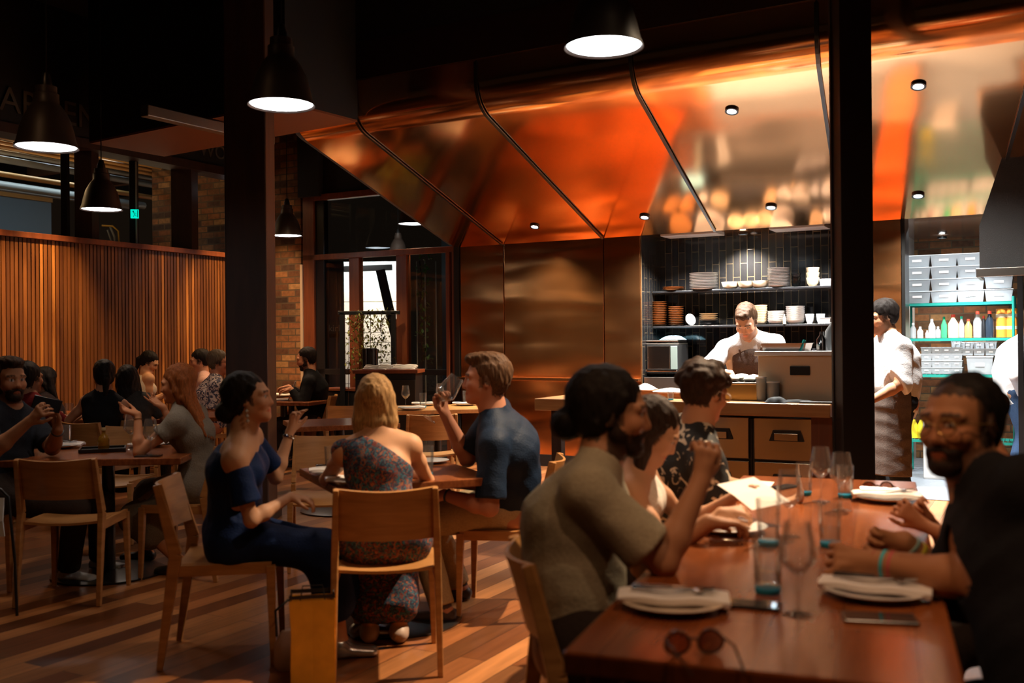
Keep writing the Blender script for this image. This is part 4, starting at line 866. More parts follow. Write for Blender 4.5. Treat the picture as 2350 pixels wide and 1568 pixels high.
for px, y_, lab in [(1462, .45, 'small glass holder with a candle at the left of the bar'), (1540, .15, 'clear glass on the front edge of the bar')]: tumbler(onbar(px, y_), lab, scale=.6)
# back bench with oven
ZK = 1.02
m = MB(); m.box(((NR - NL) / 2, .33, ZK / 2), (NR - NL - .01, .58, ZK)); o = m.build('back_bench', plain('bench_steel', (.35, .34, .33), .3, 1.0), bevel=.004); p = W(NL + .005); o.location = (p.x, p.y, 0); o.rotation_euler = (0, 0, math.atan2(-B.y, -B.x)); tag(o, 'stainless steel back bench running along the tiled niche', 'bench')
def onW(px, off, z): r = ray(px, 800); k = r.x / r.y; q = W(0, 0, off); t = (k * q.y - q.x) / (-B.x - k * -B.y); return W(t, z, off)
WA = math.atan2(-B.y, -B.x)
# raised riser + oven
ov = thing('bench_oven', 'small stainless bench oven with a glass side at the left of the niche', 'oven', onW(1532, .30, ZK), WA)
m = MB(); m.box((0, 0, .05), (.36, .34, .02)); m.box((0, 0, .205), (.36, .34, .29)); m.build('body', plain('oven_black', (.03, .03, .03), .25, .5), ov, bevel=.006)
m = MB(); m.box((-.04, -.178, .21), (.26, .012, .25)); m.build('door', plain('oven_door', (.42, .36, .32), .18, 1.0), ov, bevel=.004); m = MB(); m.box((.135, -.178, .21), (.075, .012, .25)); m.build('control_panel', plain('oven_glass', (.35, .45, .42), .15, .6), ov, bevel=.003)
m = MB(); m.box((-.0, -.20, .072), (.36, .03, .022)); m.build('handle', M_CHROME, ov, bevel=.004)
for i, (w_, z_) in enumerate([(.40, .36), (.38, .39)]): m = MB(); m.box((-.02, 0, z_), (w_, .3, .018)); o = m.build('sheet_pan', M_STEEL, bevel=.004); o.location = ov.location; o.rotation_euler = (0, 0, WA); tag(o, ['lower sheet pan resting on the bench oven', 'upper sheet pan resting on the bench oven'][i], 'tray')
o = cloth('plastic_bag', 1550, 0, .26, .2, .07, plain('blue_plastic', (.25, .55, .70), .25), 'crumpled pale blue plastic bag on top of the bench oven', 9); o.location = onW(1545, .28, ZK + .40); o.rotation_euler = (0, 0, WA)
M_SQ = plain('squeeze_plastic', (.75, .80, .82), .3)
for px, h_, lab in [(1603, .16, 'tall pointed squeeze bottle right of the bench oven'), (1618, .10, 'short squeeze bottle right of the tall one')]: bottle('squeeze_bottle', onW(px, .22, ZK), .028, h_, M_SQ, M_SQ, lab, neck=.5)
for px in (1800, 1815, 1835, 1850, 1868):
    bottle('clear_bottle', onW(px, .40, ZK), .045, .30, glassy('smoky_glass', (.5, .52, .54), 1.5, body=.35, bcol=(.25, .25, .27)), M_BLK, 'grey glass bottle in the row behind the chef', group='grey bottles behind the chef')
# ---- wall shelves in the niche
def shelf(zpx, pxr, nm, lab):
    z = at(1700, zpx, 10.75).z; m = MB(); L = NR - NL - .02; m.box((L / 2, 0, 0), (L, .28, .022)); o = m.build(nm, M_BLK, bevel=.003); p = W(NL + .01, z - .012, .47); o.location = p; o.rotation_euler = (0, 0, WA); tag(o, lab, 'shelf'); return z
ZU = shelf(664, 0, 'wall_shelf', 'upper black wall shelf across the tiled niche'); ZL = shelf(746, 0, 'wall_shelf', 'lower black wall shelf across the tiled niche')
def _bowlm(r, h, mat, name):
    m = MB(); m.lathe([(0, 0), (r * .55, 0), (r * .85, h * .35), (r, h), (r * .95, h), (r * .8, h * .4), (r * .5, h * .12), (0, h * .1)], n=28); return m.build(name, mat, smooth='all')
def stack(key, px, z, n, r, h, dz, mat, name, cat, lab, group, off=.42, ov_=None):
    first = None; p = onW(px, off, z)
    for k in range(n):
        if first is None:
            o = _plate(mat) if name == 'plate' else _bowlm(r, h, mat, name); o.name = name; first = o
            if name == 'plate': o.scale = (r / .13, r / .13, .8)
        else: o = first.copy(); COL.objects.link(o)
        o.location = p + V((0, 0, dz * k)); tag(o, lab, cat, group)
M_STONE = plain('stoneware_brown', (.30, .13, .04), .4); M_CREAMY = plain('cream_bowl', (.85, .74, .52), .35)
stack('a', 1547, ZU, 3, .125, 0, .014, M_STONE, 'plate', 'plate', 'brown stoneware plate stacked at the left of the upper shelf', 'brown plates on the upper shelf')
stack('b', 1616, ZU, 11, .155, 0, .0165, M_WHITE, 'plate', 'plate', 'white plate in the tall stack at the left of the upper shelf', 'white plates in the left upper stack')
for px, lab in [(1678, 'leftmost wide cream bowl on the upper shelf'), (1714, 'middle wide cream bowl on the upper shelf'), (1745, 'rightmost wide cream bowl on the upper shelf')]:
    o = _bowlm(.098, .075, M_CREAMY, 'serving_bowl'); o.location = onW(px, .40, ZU); tag(o, lab, 'bowl')
stack('c', 1788, ZU, 13, .115, 0, .0155, M_WHITE, 'plate', 'plate', 'white plate in the stack right of the cream bowls', 'white plates in the right upper stack')
stack('d', 1867, ZU, 3, .068, .09, .052, M_CREAM, 'small_bowl', 'bowl', 'tan cup-shaped bowl stacked at the right of the upper shelf', 'tan bowls on the upper shelf')
stack('d2', 1828, ZU, 3, .05, .06, .04, glassy('dark_glass', (.3, .3, .3), 1.5), 'glass_bowl', 'bowl', 'dark glass bowl stacked next to the tan bowls', 'dark glass bowls on the upper shelf')
def sbox(name, px, z, w, d, h, mat, lab, cat, off=.42, rz=0):
    m = MB(); P_ = [[(-w / 2 * s, -d / 2 * s, zz), (w / 2 * s, -d / 2 * s, zz), (w / 2 * s, d / 2 * s, zz), (-w / 2 * s, d / 2 * s, zz), (-w / 2 * s, -d / 2 * s, zz)] for s, zz in ((.8, 0), (1, h), (1.08, h))]; m.sheet(P_, .002); m.box((0, 0, .004), (w * .8, d * .8, .006)); o = m.build(name, mat); o.location = onW(px, off, z); o.rotation_euler = (0, 0, WA + rz); tag(o, lab, cat); return o
sbox('plastic_tub', 1898, ZU, .12, .12, .07, M_WHITE, 'white rectangular tub at the right end of the upper shelf', 'tub')
stack('e', 1513, ZL, 14, .09, 0, .0195, M_STONE, 'plate', 'plate', 'dark brown dish in the tall stack at the left of the lower shelf', 'dark dishes in the left lower stack')
stack('f', 1552, ZL, 11, .085, 0, .0195, M_STONE, 'plate', 'plate', 'dark brown dish in the second stack of the lower shelf', 'dark dishes in the second lower stack')
o = _plate(); o.name = 'plate'; o.location = onW(1584, .40, ZL + .065); o.rotation_euler = (1.3, .2, WA + .9); o.scale = (.5, .5, .5); tag(o, 'white oval dish leaning on edge on the lower shelf', 'plate')
stack('g', 1627, ZL + .0, 3, .105, 0, .014, M_BLK, 'plate', 'plate', 'black plate under the tan plates on the lower shelf', 'black plates on the lower shelf'); stack('g2', 1627, ZL + .044, 4, .10, 0, .022, M_CREAM, 'plate', 'plate', 'tan plate stacked on the black plates of the lower shelf', 'tan plates on the lower shelf')
stack('h', 1747, ZL, 7, .068, .05, .026, M_CREAM, 'small_bowl', 'bowl', 'tan bowl stacked behind the head of the chef', 'tan bowls on the lower shelf')
stack('i', 1783, ZL, 6, .095, .045, .019, M_WHITE, 'small_bowl', 'bowl', 'white bowl in the lower stack right of the chef', 'white bowls in the left lower stack'); stack('j', 1826, ZL, 8, .098, .045, .020, M_WHITE, 'small_bowl', 'bowl', 'white bowl in the higher stack on the lower shelf', 'white bowls in the right lower stack')
bottle('pepper_mill', onW(1801, .33, ZL), .016, .10, M_CREAM, M_WHITE, 'small pepper mill between the white bowl stacks', 'mill')
for px, lab in [(1859, 'short white cup on the lower shelf'), (1884, 'thin grey cup at the right of the lower shelf')]: o = _bowlm(.045, .10, plain('cup_grey', (.6, .62, .66), .4), 'beaker'); o.location = onW(px, .42, ZL); tag(o, lab, 'cup')
sbox('plastic_tub', 1903, ZL, .15, .14, .055, M_WHITE, 'white rectangular dish at the right end of the lower shelf', 'tub', rz=.0)
# ================================================================== PANTRY
POFF = 1.15
p0, p1 = onW(2086, POFF, 0), onW(2328, POFF, 0); LP = (p1 - p0).length
M_GREEN = plain('green_wire', (.02, .30, .24), .35, .3)
ws = thing('wire_shelving', 'green wire shelving unit filled with food containers in the pantry', 'shelving', (p0.x, p0.y, 0), WA)
zs = [at(2200, y_, (p0.y + p1.y) / 2 - .2).z for y_ in (1012, 860, 776, 694)]
for z in zs:
    m = MB()
    for y_ in (-.22, .22): m.beam((-.0, y_, z - .015), (LP, y_, z - .015), .012, .028)
    for k in range(24): m.tube([(.02 + k * (LP - .04) / 23, -.22, z - .004), (.02 + k * (LP - .04) / 23, .22, z - .004)], .004, 4)
    m.build('wire_shelf', M_GREEN, ws)
for x_ in (.0, LP):
    for y_ in (-.22, .22): m = MB(); m.tube([(x_, y_, 0), (x_, y_, zs[3] + .05)], .013, 8); m.build('post', M_GREEN, ws, smooth=True)
def onP(px, z, y_=-.05): return onW(px, POFF + y_, z + .003)
M_BIN = glassy('frosted_bin', (.88, .90, .91), 1.2, rough=.12, body=.34, bcol=(.70, .74, .77))
def bin_(key, w, d, h, lab, cname='storage_bin'):
    def f():
        t = thing(cname, lab, 'container'); P_ = [[(-w / 2 * s, -d / 2 * s, zz), (w / 2 * s, -d / 2 * s, zz), (w / 2 * s, d / 2 * s, zz), (-w / 2 * s, d / 2 * s, zz), (-w / 2 * s, -d / 2 * s, zz)] for s, zz in ((.88, 0), (1, h * .92))]
        m = MB(); m.sheet(P_, .003); m.box((0, 0, .003), (w * .88, d * .88, .004)); m.build('bin', M_BIN, t); m = MB(); m.box((0, 0, h * .95), (w * 1.05, d * 1.05, h * .07)); m.build('lid', plain('bin_lid', (.72, .76, .78), .4), t, bevel=.002)
        m = MB(); m.box((0, 0, h * .34), (w * .8, d * .8, h * .55)); m.build('contents', MATS[key], t, bevel=.01); m = MB(); m.box((0, -d * .486, h * .52), (w * .36, .003, h * .2)); m.build('paper_label', M_NAP, t); return t
    return f
for nm, c in (('fill_a', (.45, .33, .26)), ('fill_b', (.8, .8, .78)), ('fill_c', (.66, .60, .50)), ('fill_d', (.75, .73, .70))): plain(nm, c, .9, var=.25, bscale=40)
protos = {k: None for k in ('fill_a', 'fill_b', 'fill_c', 'fill_d')}
hb_ = (694 - 585) / 4 / FPX * 10.4; wb = 60 / FPX * 10.4
pat = ['a', 'd', 'c', 'b', 'b', 'c', 'd', 'b', 'a', 'c', 'b', 'd']
i = 0
rown = ['lowest', 'second', 'third', 'topmost']
for c_, px in enumerate([2110, 2171, 2231]):
    for r_ in range(4):
        k = 'fill_' + pat[i]; i += 1; lab = '%s clear food bin of the %s stack on the top pantry shelf' % (rown[r_], ['left', 'middle', 'right'][c_])
        if protos[k] is None: protos[k] = t = bin_(k, wb * .92, .32, hb_, lab)()
        else: t = dup(protos[k], label=lab)
        t.location = onP(px, zs[3] + r_ * hb_); t.rotation_euler = (0, 0, WA)
for r_ in range(2):
    t = dup(protos['fill_b'], label='%s clear food bin at the far right of the top pantry shelf' % ('lower', 'upper')[r_]); t.location = onP(2295, zs[3] + r_ * hb_ * 1.05); t.rotation_euler = (0, 0, WA)
bl = [(2096, .030, .16, M_CLEARP, M_WHITE, 'clear bottle at the left end of the bottle shelf'), (2112, .03, .12, M_WHITE, M_WHITE, 'short white tub of the bottle shelf'), (2139, .034, .20, M_WHITE, M_WHITE, 'white squeeze bottle left on the bottle shelf'), (2153, .028, .12, M_CLEARP, M_WHITE, 'short clear jar beside the white squeeze bottle'), (2167, .030, .22, plain('green_bottle', (.05, .35, .15), .2), plain('cap_green', (.0, .25, .12), .4), 'green bottle on the pantry shelf'), (2188, .05, .24, plain('cream_jug', (.85, .72, .45), .35), plain('cap_red', (.7, .06, .03), .4), 'cream jug with red cap on the pantry shelf'), (2207, .028, .22, M_CLEARP, plain('cap_teal', (.02, .55, .35), .4), 'clear bottle with green cap on the pantry shelf'), (2223, .036, .19, plain('orange_sauce', (.85, .42, .10), .3), MATS['cap_red'], 'orange sauce bottle with red cap'), (2244, .042, .27, M_CLEARP, MATS['cap_red'], 'large clear bottle with red cap'), (2258, .026, .22, M_BLK, MATS['cap_red'], 'dark narrow bottle with red cap'), (2272, .042, .27, plain('soy', (.02, .03, .045), .2), MATS['cap_red'], 'bottle of dark soy sauce on the pantry shelf'), (2128, .02, .08, plain('pink_pot', (.8, .4, .4), .5), M_WHITE, 'small pink pot on the bottle shelf')]
for px, r_, h_, mt, cp, lab in bl: bottle('sauce_bottle', onP(px, zs[2], -.08), r_, h_, mt, cp, lab)
for px in (2300, 2322):
    t = thing('drink_tin', 'orange tin on the pantry shelf, %s of the pair' % ('left' if px < 2310 else 'right'), 'tin', onP(px, zs[2])); m = MB(); m.lathe([(0, 0), (.055, 0), (.055, .29), (0, .29)], n=28); m.build('can', plain('tin_orange', (.85, .30, .04), .35), t, smooth=True)
    for z_ in (.08, .2): m = MB(); m.lathe([(.0556, z_), (.0562, z_), (.0562, z_ + .035), (.0556, z_ + .035)], n=28, close=True); m.build('band', M_CREAM, t, smooth=True)
for c_, (px, n_) in enumerate([(2128, 4), (2152, 4), (2174, 4), (2197, 5), (2222, 2), (2248, 2), (2275, 2)]):
    for r_ in range(n_):
        base = zs[1] + (0 if c_ < 4 else .19); k = ['fill_c', 'fill_a', 'fill_b', 'fill_d'][(c_ + r_) % 4]
        t = dup(protos[k], scale=(.42, .6, .55), label='%s small takeaway tub of the %s column on the middle pantry shelf' % (['lowest', 'second', 'third', 'fourth', 'fifth'][r_], ['first', 'second', 'third', 'fourth', 'fifth', 'sixth', 'seventh'][c_])); t.location = onP(px, base + r_ * hb_ * .56); t.rotation_euler = (0, 0, WA)
t = dup(protos['fill_c'], scale=(.95, .9, 1.5), label='large cream storage box on the middle pantry shelf'); t.location = onP(2250, zs[1]); t.rotation_euler = (0, 0, WA)
for px, lab in [(2096, 'yellow and black bottle at the left of the lowest pantry shelf'), (2112, 'bright yellow bottle on the lowest pantry shelf')]: bottle('oil_bottle', onP(px, zs[0], -.1), .036, .22, plain('yellow_oil', (.75, .62, .03), .3), M_BLK, lab)
m = MB(); m.box((0, 0, .28), (.42, .35, .56)); o = m.build('waste_bin', M_WHITE, bevel=.02); o.location = onW(2150, .72, .0) ; o.rotation_euler = (0, 0, WA); o.scale = (.6, .6, 1.1); tag(o, 'white lidded bin on the pantry floor behind the walking chef', 'bin')
# black mesh hood hanging in the pantry at right
hd = thing('exhaust_hood', 'black mesh exhaust hood with a steel rim hanging at the right of the pantry doorway', 'hood', onW(2290, -.75, 0), WA)
m = MB(); m.prism([(-.12, 1.98), (-.12, 2.34), (.20, 3.35), (1.2, 3.35), (1.2, 1.98)], -.25, .25); m.v = [(x, -z, y) for x, y, z in m.v]; m.build('mesh_body', plain('black_mesh', (.012, .012, .013), .6, .0, bump=.5, bscale=220), hd)
m = MB(); m.beam((-.13, -.28, 1.95), (-.13, .28, 1.95), .03, .07); m.beam((-.13, -.28, 1.95), (1.2, -.28, 1.95), .03, .07); m.build('steel_rim', M_STEEL, hd, bevel=.003)

_tb = [o for o in COL.objects if o.name.startswith(('dining_table', 'long_dining'))]
for o in COL.objects:
    if o.parent is None and abs(o.location.z - .75) < .03 and 'label' in o and not any(o is t for t in _tb):
        ok = False
        for t in _tb:
            q_ = Matrix.Rotation(-t.rotation_euler.z, 3, 'Z') @ (o.location - t.location); d_ = [c for c in t.children if c.name.startswith('table_top')][0]; bb = [V(c) for c in d_.bound_box]; 
            if min(c.x for c in bb) < q_.x < max(c.x for c in bb) and min(c.y for c in bb) < q_.y < max(c.y for c in bb): ok = True
        if not ok: print('OFFTABLE', o.name, o['label'], [round(c, 2) for c in o.location])
# ================================================================== PEOPLE
f32 = np.float32
def nv(v): return np.array(v, dtype=np.float64)
def unit(v): v = nv(v); return v / max(1e-9, np.linalg.norm(v))
class Sdf:
    def __init__(s): s.ops = []
    def cone(s, a, b, ra, rb, k=.02, side=None, wa=None, wb=None, op='u'):
        """tapered capsule; with side, wa/wb are the radii along side"""
        s.ops.append(('c', nv(a), nv(b), ra, rb, k, None if side is None else unit(side), wa, wb, op)); return s
    def ell(s, c, rad, k=.02, M=None, op='u'):
        s.ops.append(('e', nv(c), nv(rad), np.eye(3) if M is None else nv(M), k, op)); return s
    def plane(s, p, n, k=.004): s.ops.append(('p', nv(p), unit(n), k, 'i')); return s    # keep the side away from n
    def fn(s, f): s.ops.append(('f', f)); return s
    def bounds(s):
        lo = np.full(3, 1e9); hi = -lo
        for o in s.ops:
            if o[0] == 'c' and o[-1] == 'u': r = max(o[3], o[4], o[7] or 0, o[8] or 0); pts = np.stack([o[1], o[2]]); lo = np.minimum(lo, pts.min(0) - r); hi = np.maximum(hi, pts.max(0) + r)
            elif o[0] == 'e' and o[-1] == 'u': r = o[2].max(); lo = np.minimum(lo, o[1] - r); hi = np.maximum(hi, o[1] + r)
        return lo, hi
    def field(s, res):
        lo, hi = s.bounds(); lo = lo - 3 * res - .012; n = np.ceil((hi + 3 * res + .012 - lo) / res).astype(int) + 1
        ax = [(lo[i] + res * np.arange(n[i])).astype(f32) for i in range(3)]
        F = np.full(n, 1.0, f32)
        for o in s.ops:
            if o[0] in 'ce':
                k = o[5] if o[0] == 'c' else o[4]; op = o[-1]
                if o[0] == 'c': r = max(o[3], o[4], o[7] or 0, o[8] or 0); l2 = np.minimum(o[1], o[2]) - r; h2 = np.maximum(o[1], o[2]) + r
                else: r = o[2].max(); l2 = o[1] - r; h2 = o[1] + r
                mg = k + 3 * res + .015
                i0 = np.clip(np.floor((l2 - mg - lo) / res).astype(int), 0, n); i1 = np.clip(np.ceil((h2 + mg - lo) / res).astype(int) + 1, 0, n)
                if (i1 <= i0).any(): continue
                sl = tuple(slice(a, b) for a, b in zip(i0, i1)); X = ax[0][sl[0]][:, None, None]; Y = ax[1][sl[1]][None, :, None]; Z = ax[2][sl[2]][None, None, :]
                if o[0] == 'c':
                    a, b, ra, rb, _, sd, wa, wb = o[1:9]; d = (b - a).astype(f32); L2 = float(d @ d) + 1e-12
                    px, py, pz = X - f32(a[0]), Y - f32(a[1]), Z - f32(a[2]); t = np.clip((px * d[0] + py * d[1] + pz * d[2]) / L2, 0, 1)
                    qx, qy, qz = px - t * d[0], py - t * d[1], pz - t * d[2]; q2 = qx * qx + qy * qy + qz * qz
                    if sd is None: D = np.sqrt(q2) - (ra + (rb - ra) * t)
                    else:
                        w = qx * f32(sd[0]) + qy * f32(sd[1]) + qz * f32(sd[2]); rr_ = ra + (rb - ra) * t; ww = wa + (wb - wa) * t
                        D = (np.sqrt((w / ww) ** 2 + np.maximum(q2 - w * w, 0) / rr_ ** 2) - 1) * np.minimum(rr_, ww)
                else:
                    c, rad, M = o[1], o[2], o[3]; px, py, pz = X - f32(c[0]), Y - f32(c[1]), Z - f32(c[2]); D0 = 0
                    for i in range(3): u = (px * f32(M[i][0]) + py * f32(M[i][1]) + pz * f32(M[i][2])) / f32(rad[i]); D0 = D0 + u * u
                    D = (np.sqrt(D0) - 1) * f32(min(rad))
                G = F[sl]
                if op == 'u': h = np.maximum(k - np.abs(G - D), 0) / k; F[sl] = np.minimum(G, D) - h * h * k * .25
                else: h = np.maximum(k - np.abs(G + D), 0) / k; F[sl] = np.maximum(G, -D) + h * h * k * .25
            elif o[0] == 'p':
                p, nn = o[1], o[2]; D = (ax[0][:, None, None] - p[0]) * nn[0] + (ax[1][None, :, None] - p[1]) * nn[1] + (ax[2][None, None, :] - p[2]) * nn[2]
                F = np.maximum(F, D.astype(f32))
            else:
                F = o[1](F, ax).astype(f32)
        return F, lo, res
def surface_nets(F, lo, res):
    S_ = F < 0; nx, ny, nz = F.shape
    c = [S_[i:nx - 1 + i, j:ny - 1 + j, k:nz - 1 + k] for i in (0, 1) for j in (0, 1) for k in (0, 1)]
    cnt = sum(a.astype(np.int8) for a in c); act = (cnt > 0) & (cnt < 8); idx = np.full(act.shape, -1, np.int64); I = np.argwhere(act); idx[act] = np.arange(len(I))
    P = np.zeros((len(I), 3)); W_ = np.zeros(len(I)); off = [(i, j, k) for i in (0, 1) for j in (0, 1) for k in (0, 1)]
    vals = [F[I[:, 0] + o[0], I[:, 1] + o[1], I[:, 2] + o[2]] for o in off]
    for a in range(8):
        for b in range(a + 1, 8):
            d = [off[b][i] - off[a][i] for i in range(3)]
            if sum(abs(x) for x in d) != 1: continue
            m = (vals[a] < 0) != (vals[b] < 0); t = np.where(m, vals[a] / np.where(m, vals[a] - vals[b], 1), 0)
            for i in range(3): P[:, i] += np.where(m, off[a][i] + t * d[i], 0)
            W_ += m
    P = P / W_[:, None] + I; P = P * res + lo
    quads = []
    for axis in range(3):
        a1, a2 = (axis + 1) % 3, (axis + 2) % 3; sl0 = [slice(None)] * 3; sl1 = [slice(None)] * 3; sl0[axis] = slice(0, -1); sl1[axis] = slice(1, None)
        A0, A1 = S_[tuple(sl0)], S_[tuple(sl1)]; E = np.argwhere(A0 != A1)
        E = E[(E[:, a1] > 0) & (E[:, a2] > 0) & (E[:, a1] < F.shape[a1] - 1) & (E[:, a2] < F.shape[a2] - 1)]
        if not len(E): continue
        def cell(d1, d2): q = E.copy(); q[:, a1] -= d1; q[:, a2] -= d2; return idx[q[:, 0], q[:, 1], q[:, 2]]
        q = np.stack([cell(1, 1), cell(0, 1), cell(0, 0), cell(1, 0)], 1); flip = ~A0[E[:, 0], E[:, 1], E[:, 2]]
        q[flip] = q[flip][:, ::-1]; quads.append(q)
    Q = np.concatenate(quads); Q = Q[(Q >= 0).all(1)]; return P, Q
def sdf_mesh(name, sdf, res, mat, parent, colfn=None, label=None, ):
    F, lo, r = sdf.field(res); P, Q = surface_nets(F, lo, r)
    me = bpy.data.meshes.new(name); me.vertices.add(len(P)); me.vertices.foreach_set('co', P.astype(f32).ravel()); me.loops.add(Q.size); me.loops.foreach_set('vertex_index', Q.ravel().astype(np.int32))
    me.polygons.add(len(Q)); me.polygons.foreach_set('loop_start', np.arange(0, Q.size, 4, dtype=np.int32)); me.update(calc_edges=True); me.validate(); me.polygons.foreach_set('use_smooth', np.ones(len(me.polygons), bool))
    if colfn is not None:
        at_ = me.color_attributes.new('Col', 'FLOAT_COLOR', 'POINT'); C_ = np.ones((len(me.vertices), 4), f32); C_[:, :3] = colfn(P); at_.data.foreach_set('color', C_.ravel())
    me.materials.append(mat); o = bpy.data.objects.new(name, me); COL.objects.link(o); o.parent = parent
    if label: o['label'] = label
    return o
def wob(freq, amp, seed=0, stretch=(1, 1, 1)):
    r_ = np.random.default_rng(seed); K = r_.normal(size=(5, 3)) * freq / np.array(stretch); ph = r_.uniform(0, 6.28, 5)
    def f(F, ax):
        X, Y, Z = ax[0][:, None, None], ax[1][None, :, None], ax[2][None, None, :]; w = 0
        q = F * 0
        for k_, p_ in zip(K, ph): q += np.abs(np.sin(X * f32(k_[0]) + Y * f32(k_[1]) + Z * f32(k_[2]) + f32(p_)))
        return F + f32(amp) * (q / 3 - 1)
    return f
M_SKIN = vcol('skin', .56, bump=.06, bscale=350, spec=.25); M_SKIN.node_tree.nodes['Principled BSDF'].inputs['Subsurface Weight'].default_value = .0
def hairmat(name, col, rough=.6):
    if name in MATS: return MATS[name]
    m, nt, b = nodes_of(name); N = nt.nodes.new; L = nt.links.new; tc = N('ShaderNodeTexCoord'); mp = N('ShaderNodeMapping'); mp.inputs['Scale'].default_value = (220, 220, 12); n = N('ShaderNodeTexNoise'); n.inputs['Scale'].default_value = 1; n.inputs['Detail'].default_value = 3
    L(tc.outputs['Object'], mp.inputs[0]); L(mp.outputs[0], n.inputs[0]); cr = N('ShaderNodeValToRGB'); cr.color_ramp.elements[0].position = .3; cr.color_ramp.elements[1].position = .7
    cr.color_ramp.elements[0].color = (*[c * .55 for c in col], 1); cr.color_ramp.elements[1].color = (*[min(1, c * 1.5) for c in col], 1); L(n.outputs[0], cr.inputs[0]); L(cr.outputs[0], b.inputs['Base Color'])
    bp = N('ShaderNodeBump'); bp.inputs['Strength'].default_value = .5; bp.inputs['Distance'].default_value = .004; L(n.outputs[0], bp.inputs['Height']); L(bp.outputs[0], b.inputs['Normal']); b.inputs['Roughness'].default_value = rough; b.inputs['Specular IOR Level'].default_value = .15; MATS[name] = m; return m
H_BLK = hairmat('hair_black', (.012, .009, .008)); H_DBR = hairmat('hair_dark_brown', (.028, .014, .008)); H_BRN = hairmat('hair_brown', (.09, .045, .022)); H_BLO = hairmat('hair_blonde', (.42, .24, .10)); H_RED = hairmat('hair_red', (.22, .065, .015)); H_LBR = hairmat('hair_light_brown', (.055, .028, .014))
def fabric(name, col, rough=.9, var=.12): return plain(name, col, rough, bump=.25, bscale=120, var=var, spec=.15)
def ik(a, t, l1, l2, pole):
    a, t, pole = nv(a), nv(t), nv(pole); d = t - a; L = np.linalg.norm(d)
    if L > (l1 + l2) * .998: d = d / L * (l1 + l2) * .998; t = a + d; L = (l1 + l2) * .998
    u = d / L; x = (l1 * l1 - l2 * l2 + L * L) / (2 * L); h = math.sqrt(max(l1 * l1 - x * x, 0)); p = pole - u * (pole @ u); p = unit(p); return a + u * x + p * h, t
def basis(yaw, pitch=0, roll=0):
    """forward, right, up of a head turned to yaw (deg in the floor plan), pitched up, rolled to its right"""
    y, p, r = map(math.radians, (yaw, pitch, roll)); F = nv((math.cos(y) * math.cos(p), math.sin(y) * math.cos(p), math.sin(p))); R = nv((math.sin(y), -math.cos(y), 0)); U = np.cross(R, F)
    R2 = R * math.cos(r) - U * math.sin(r); U2 = U * math.cos(r) + R * math.sin(r); return F, R2, U2
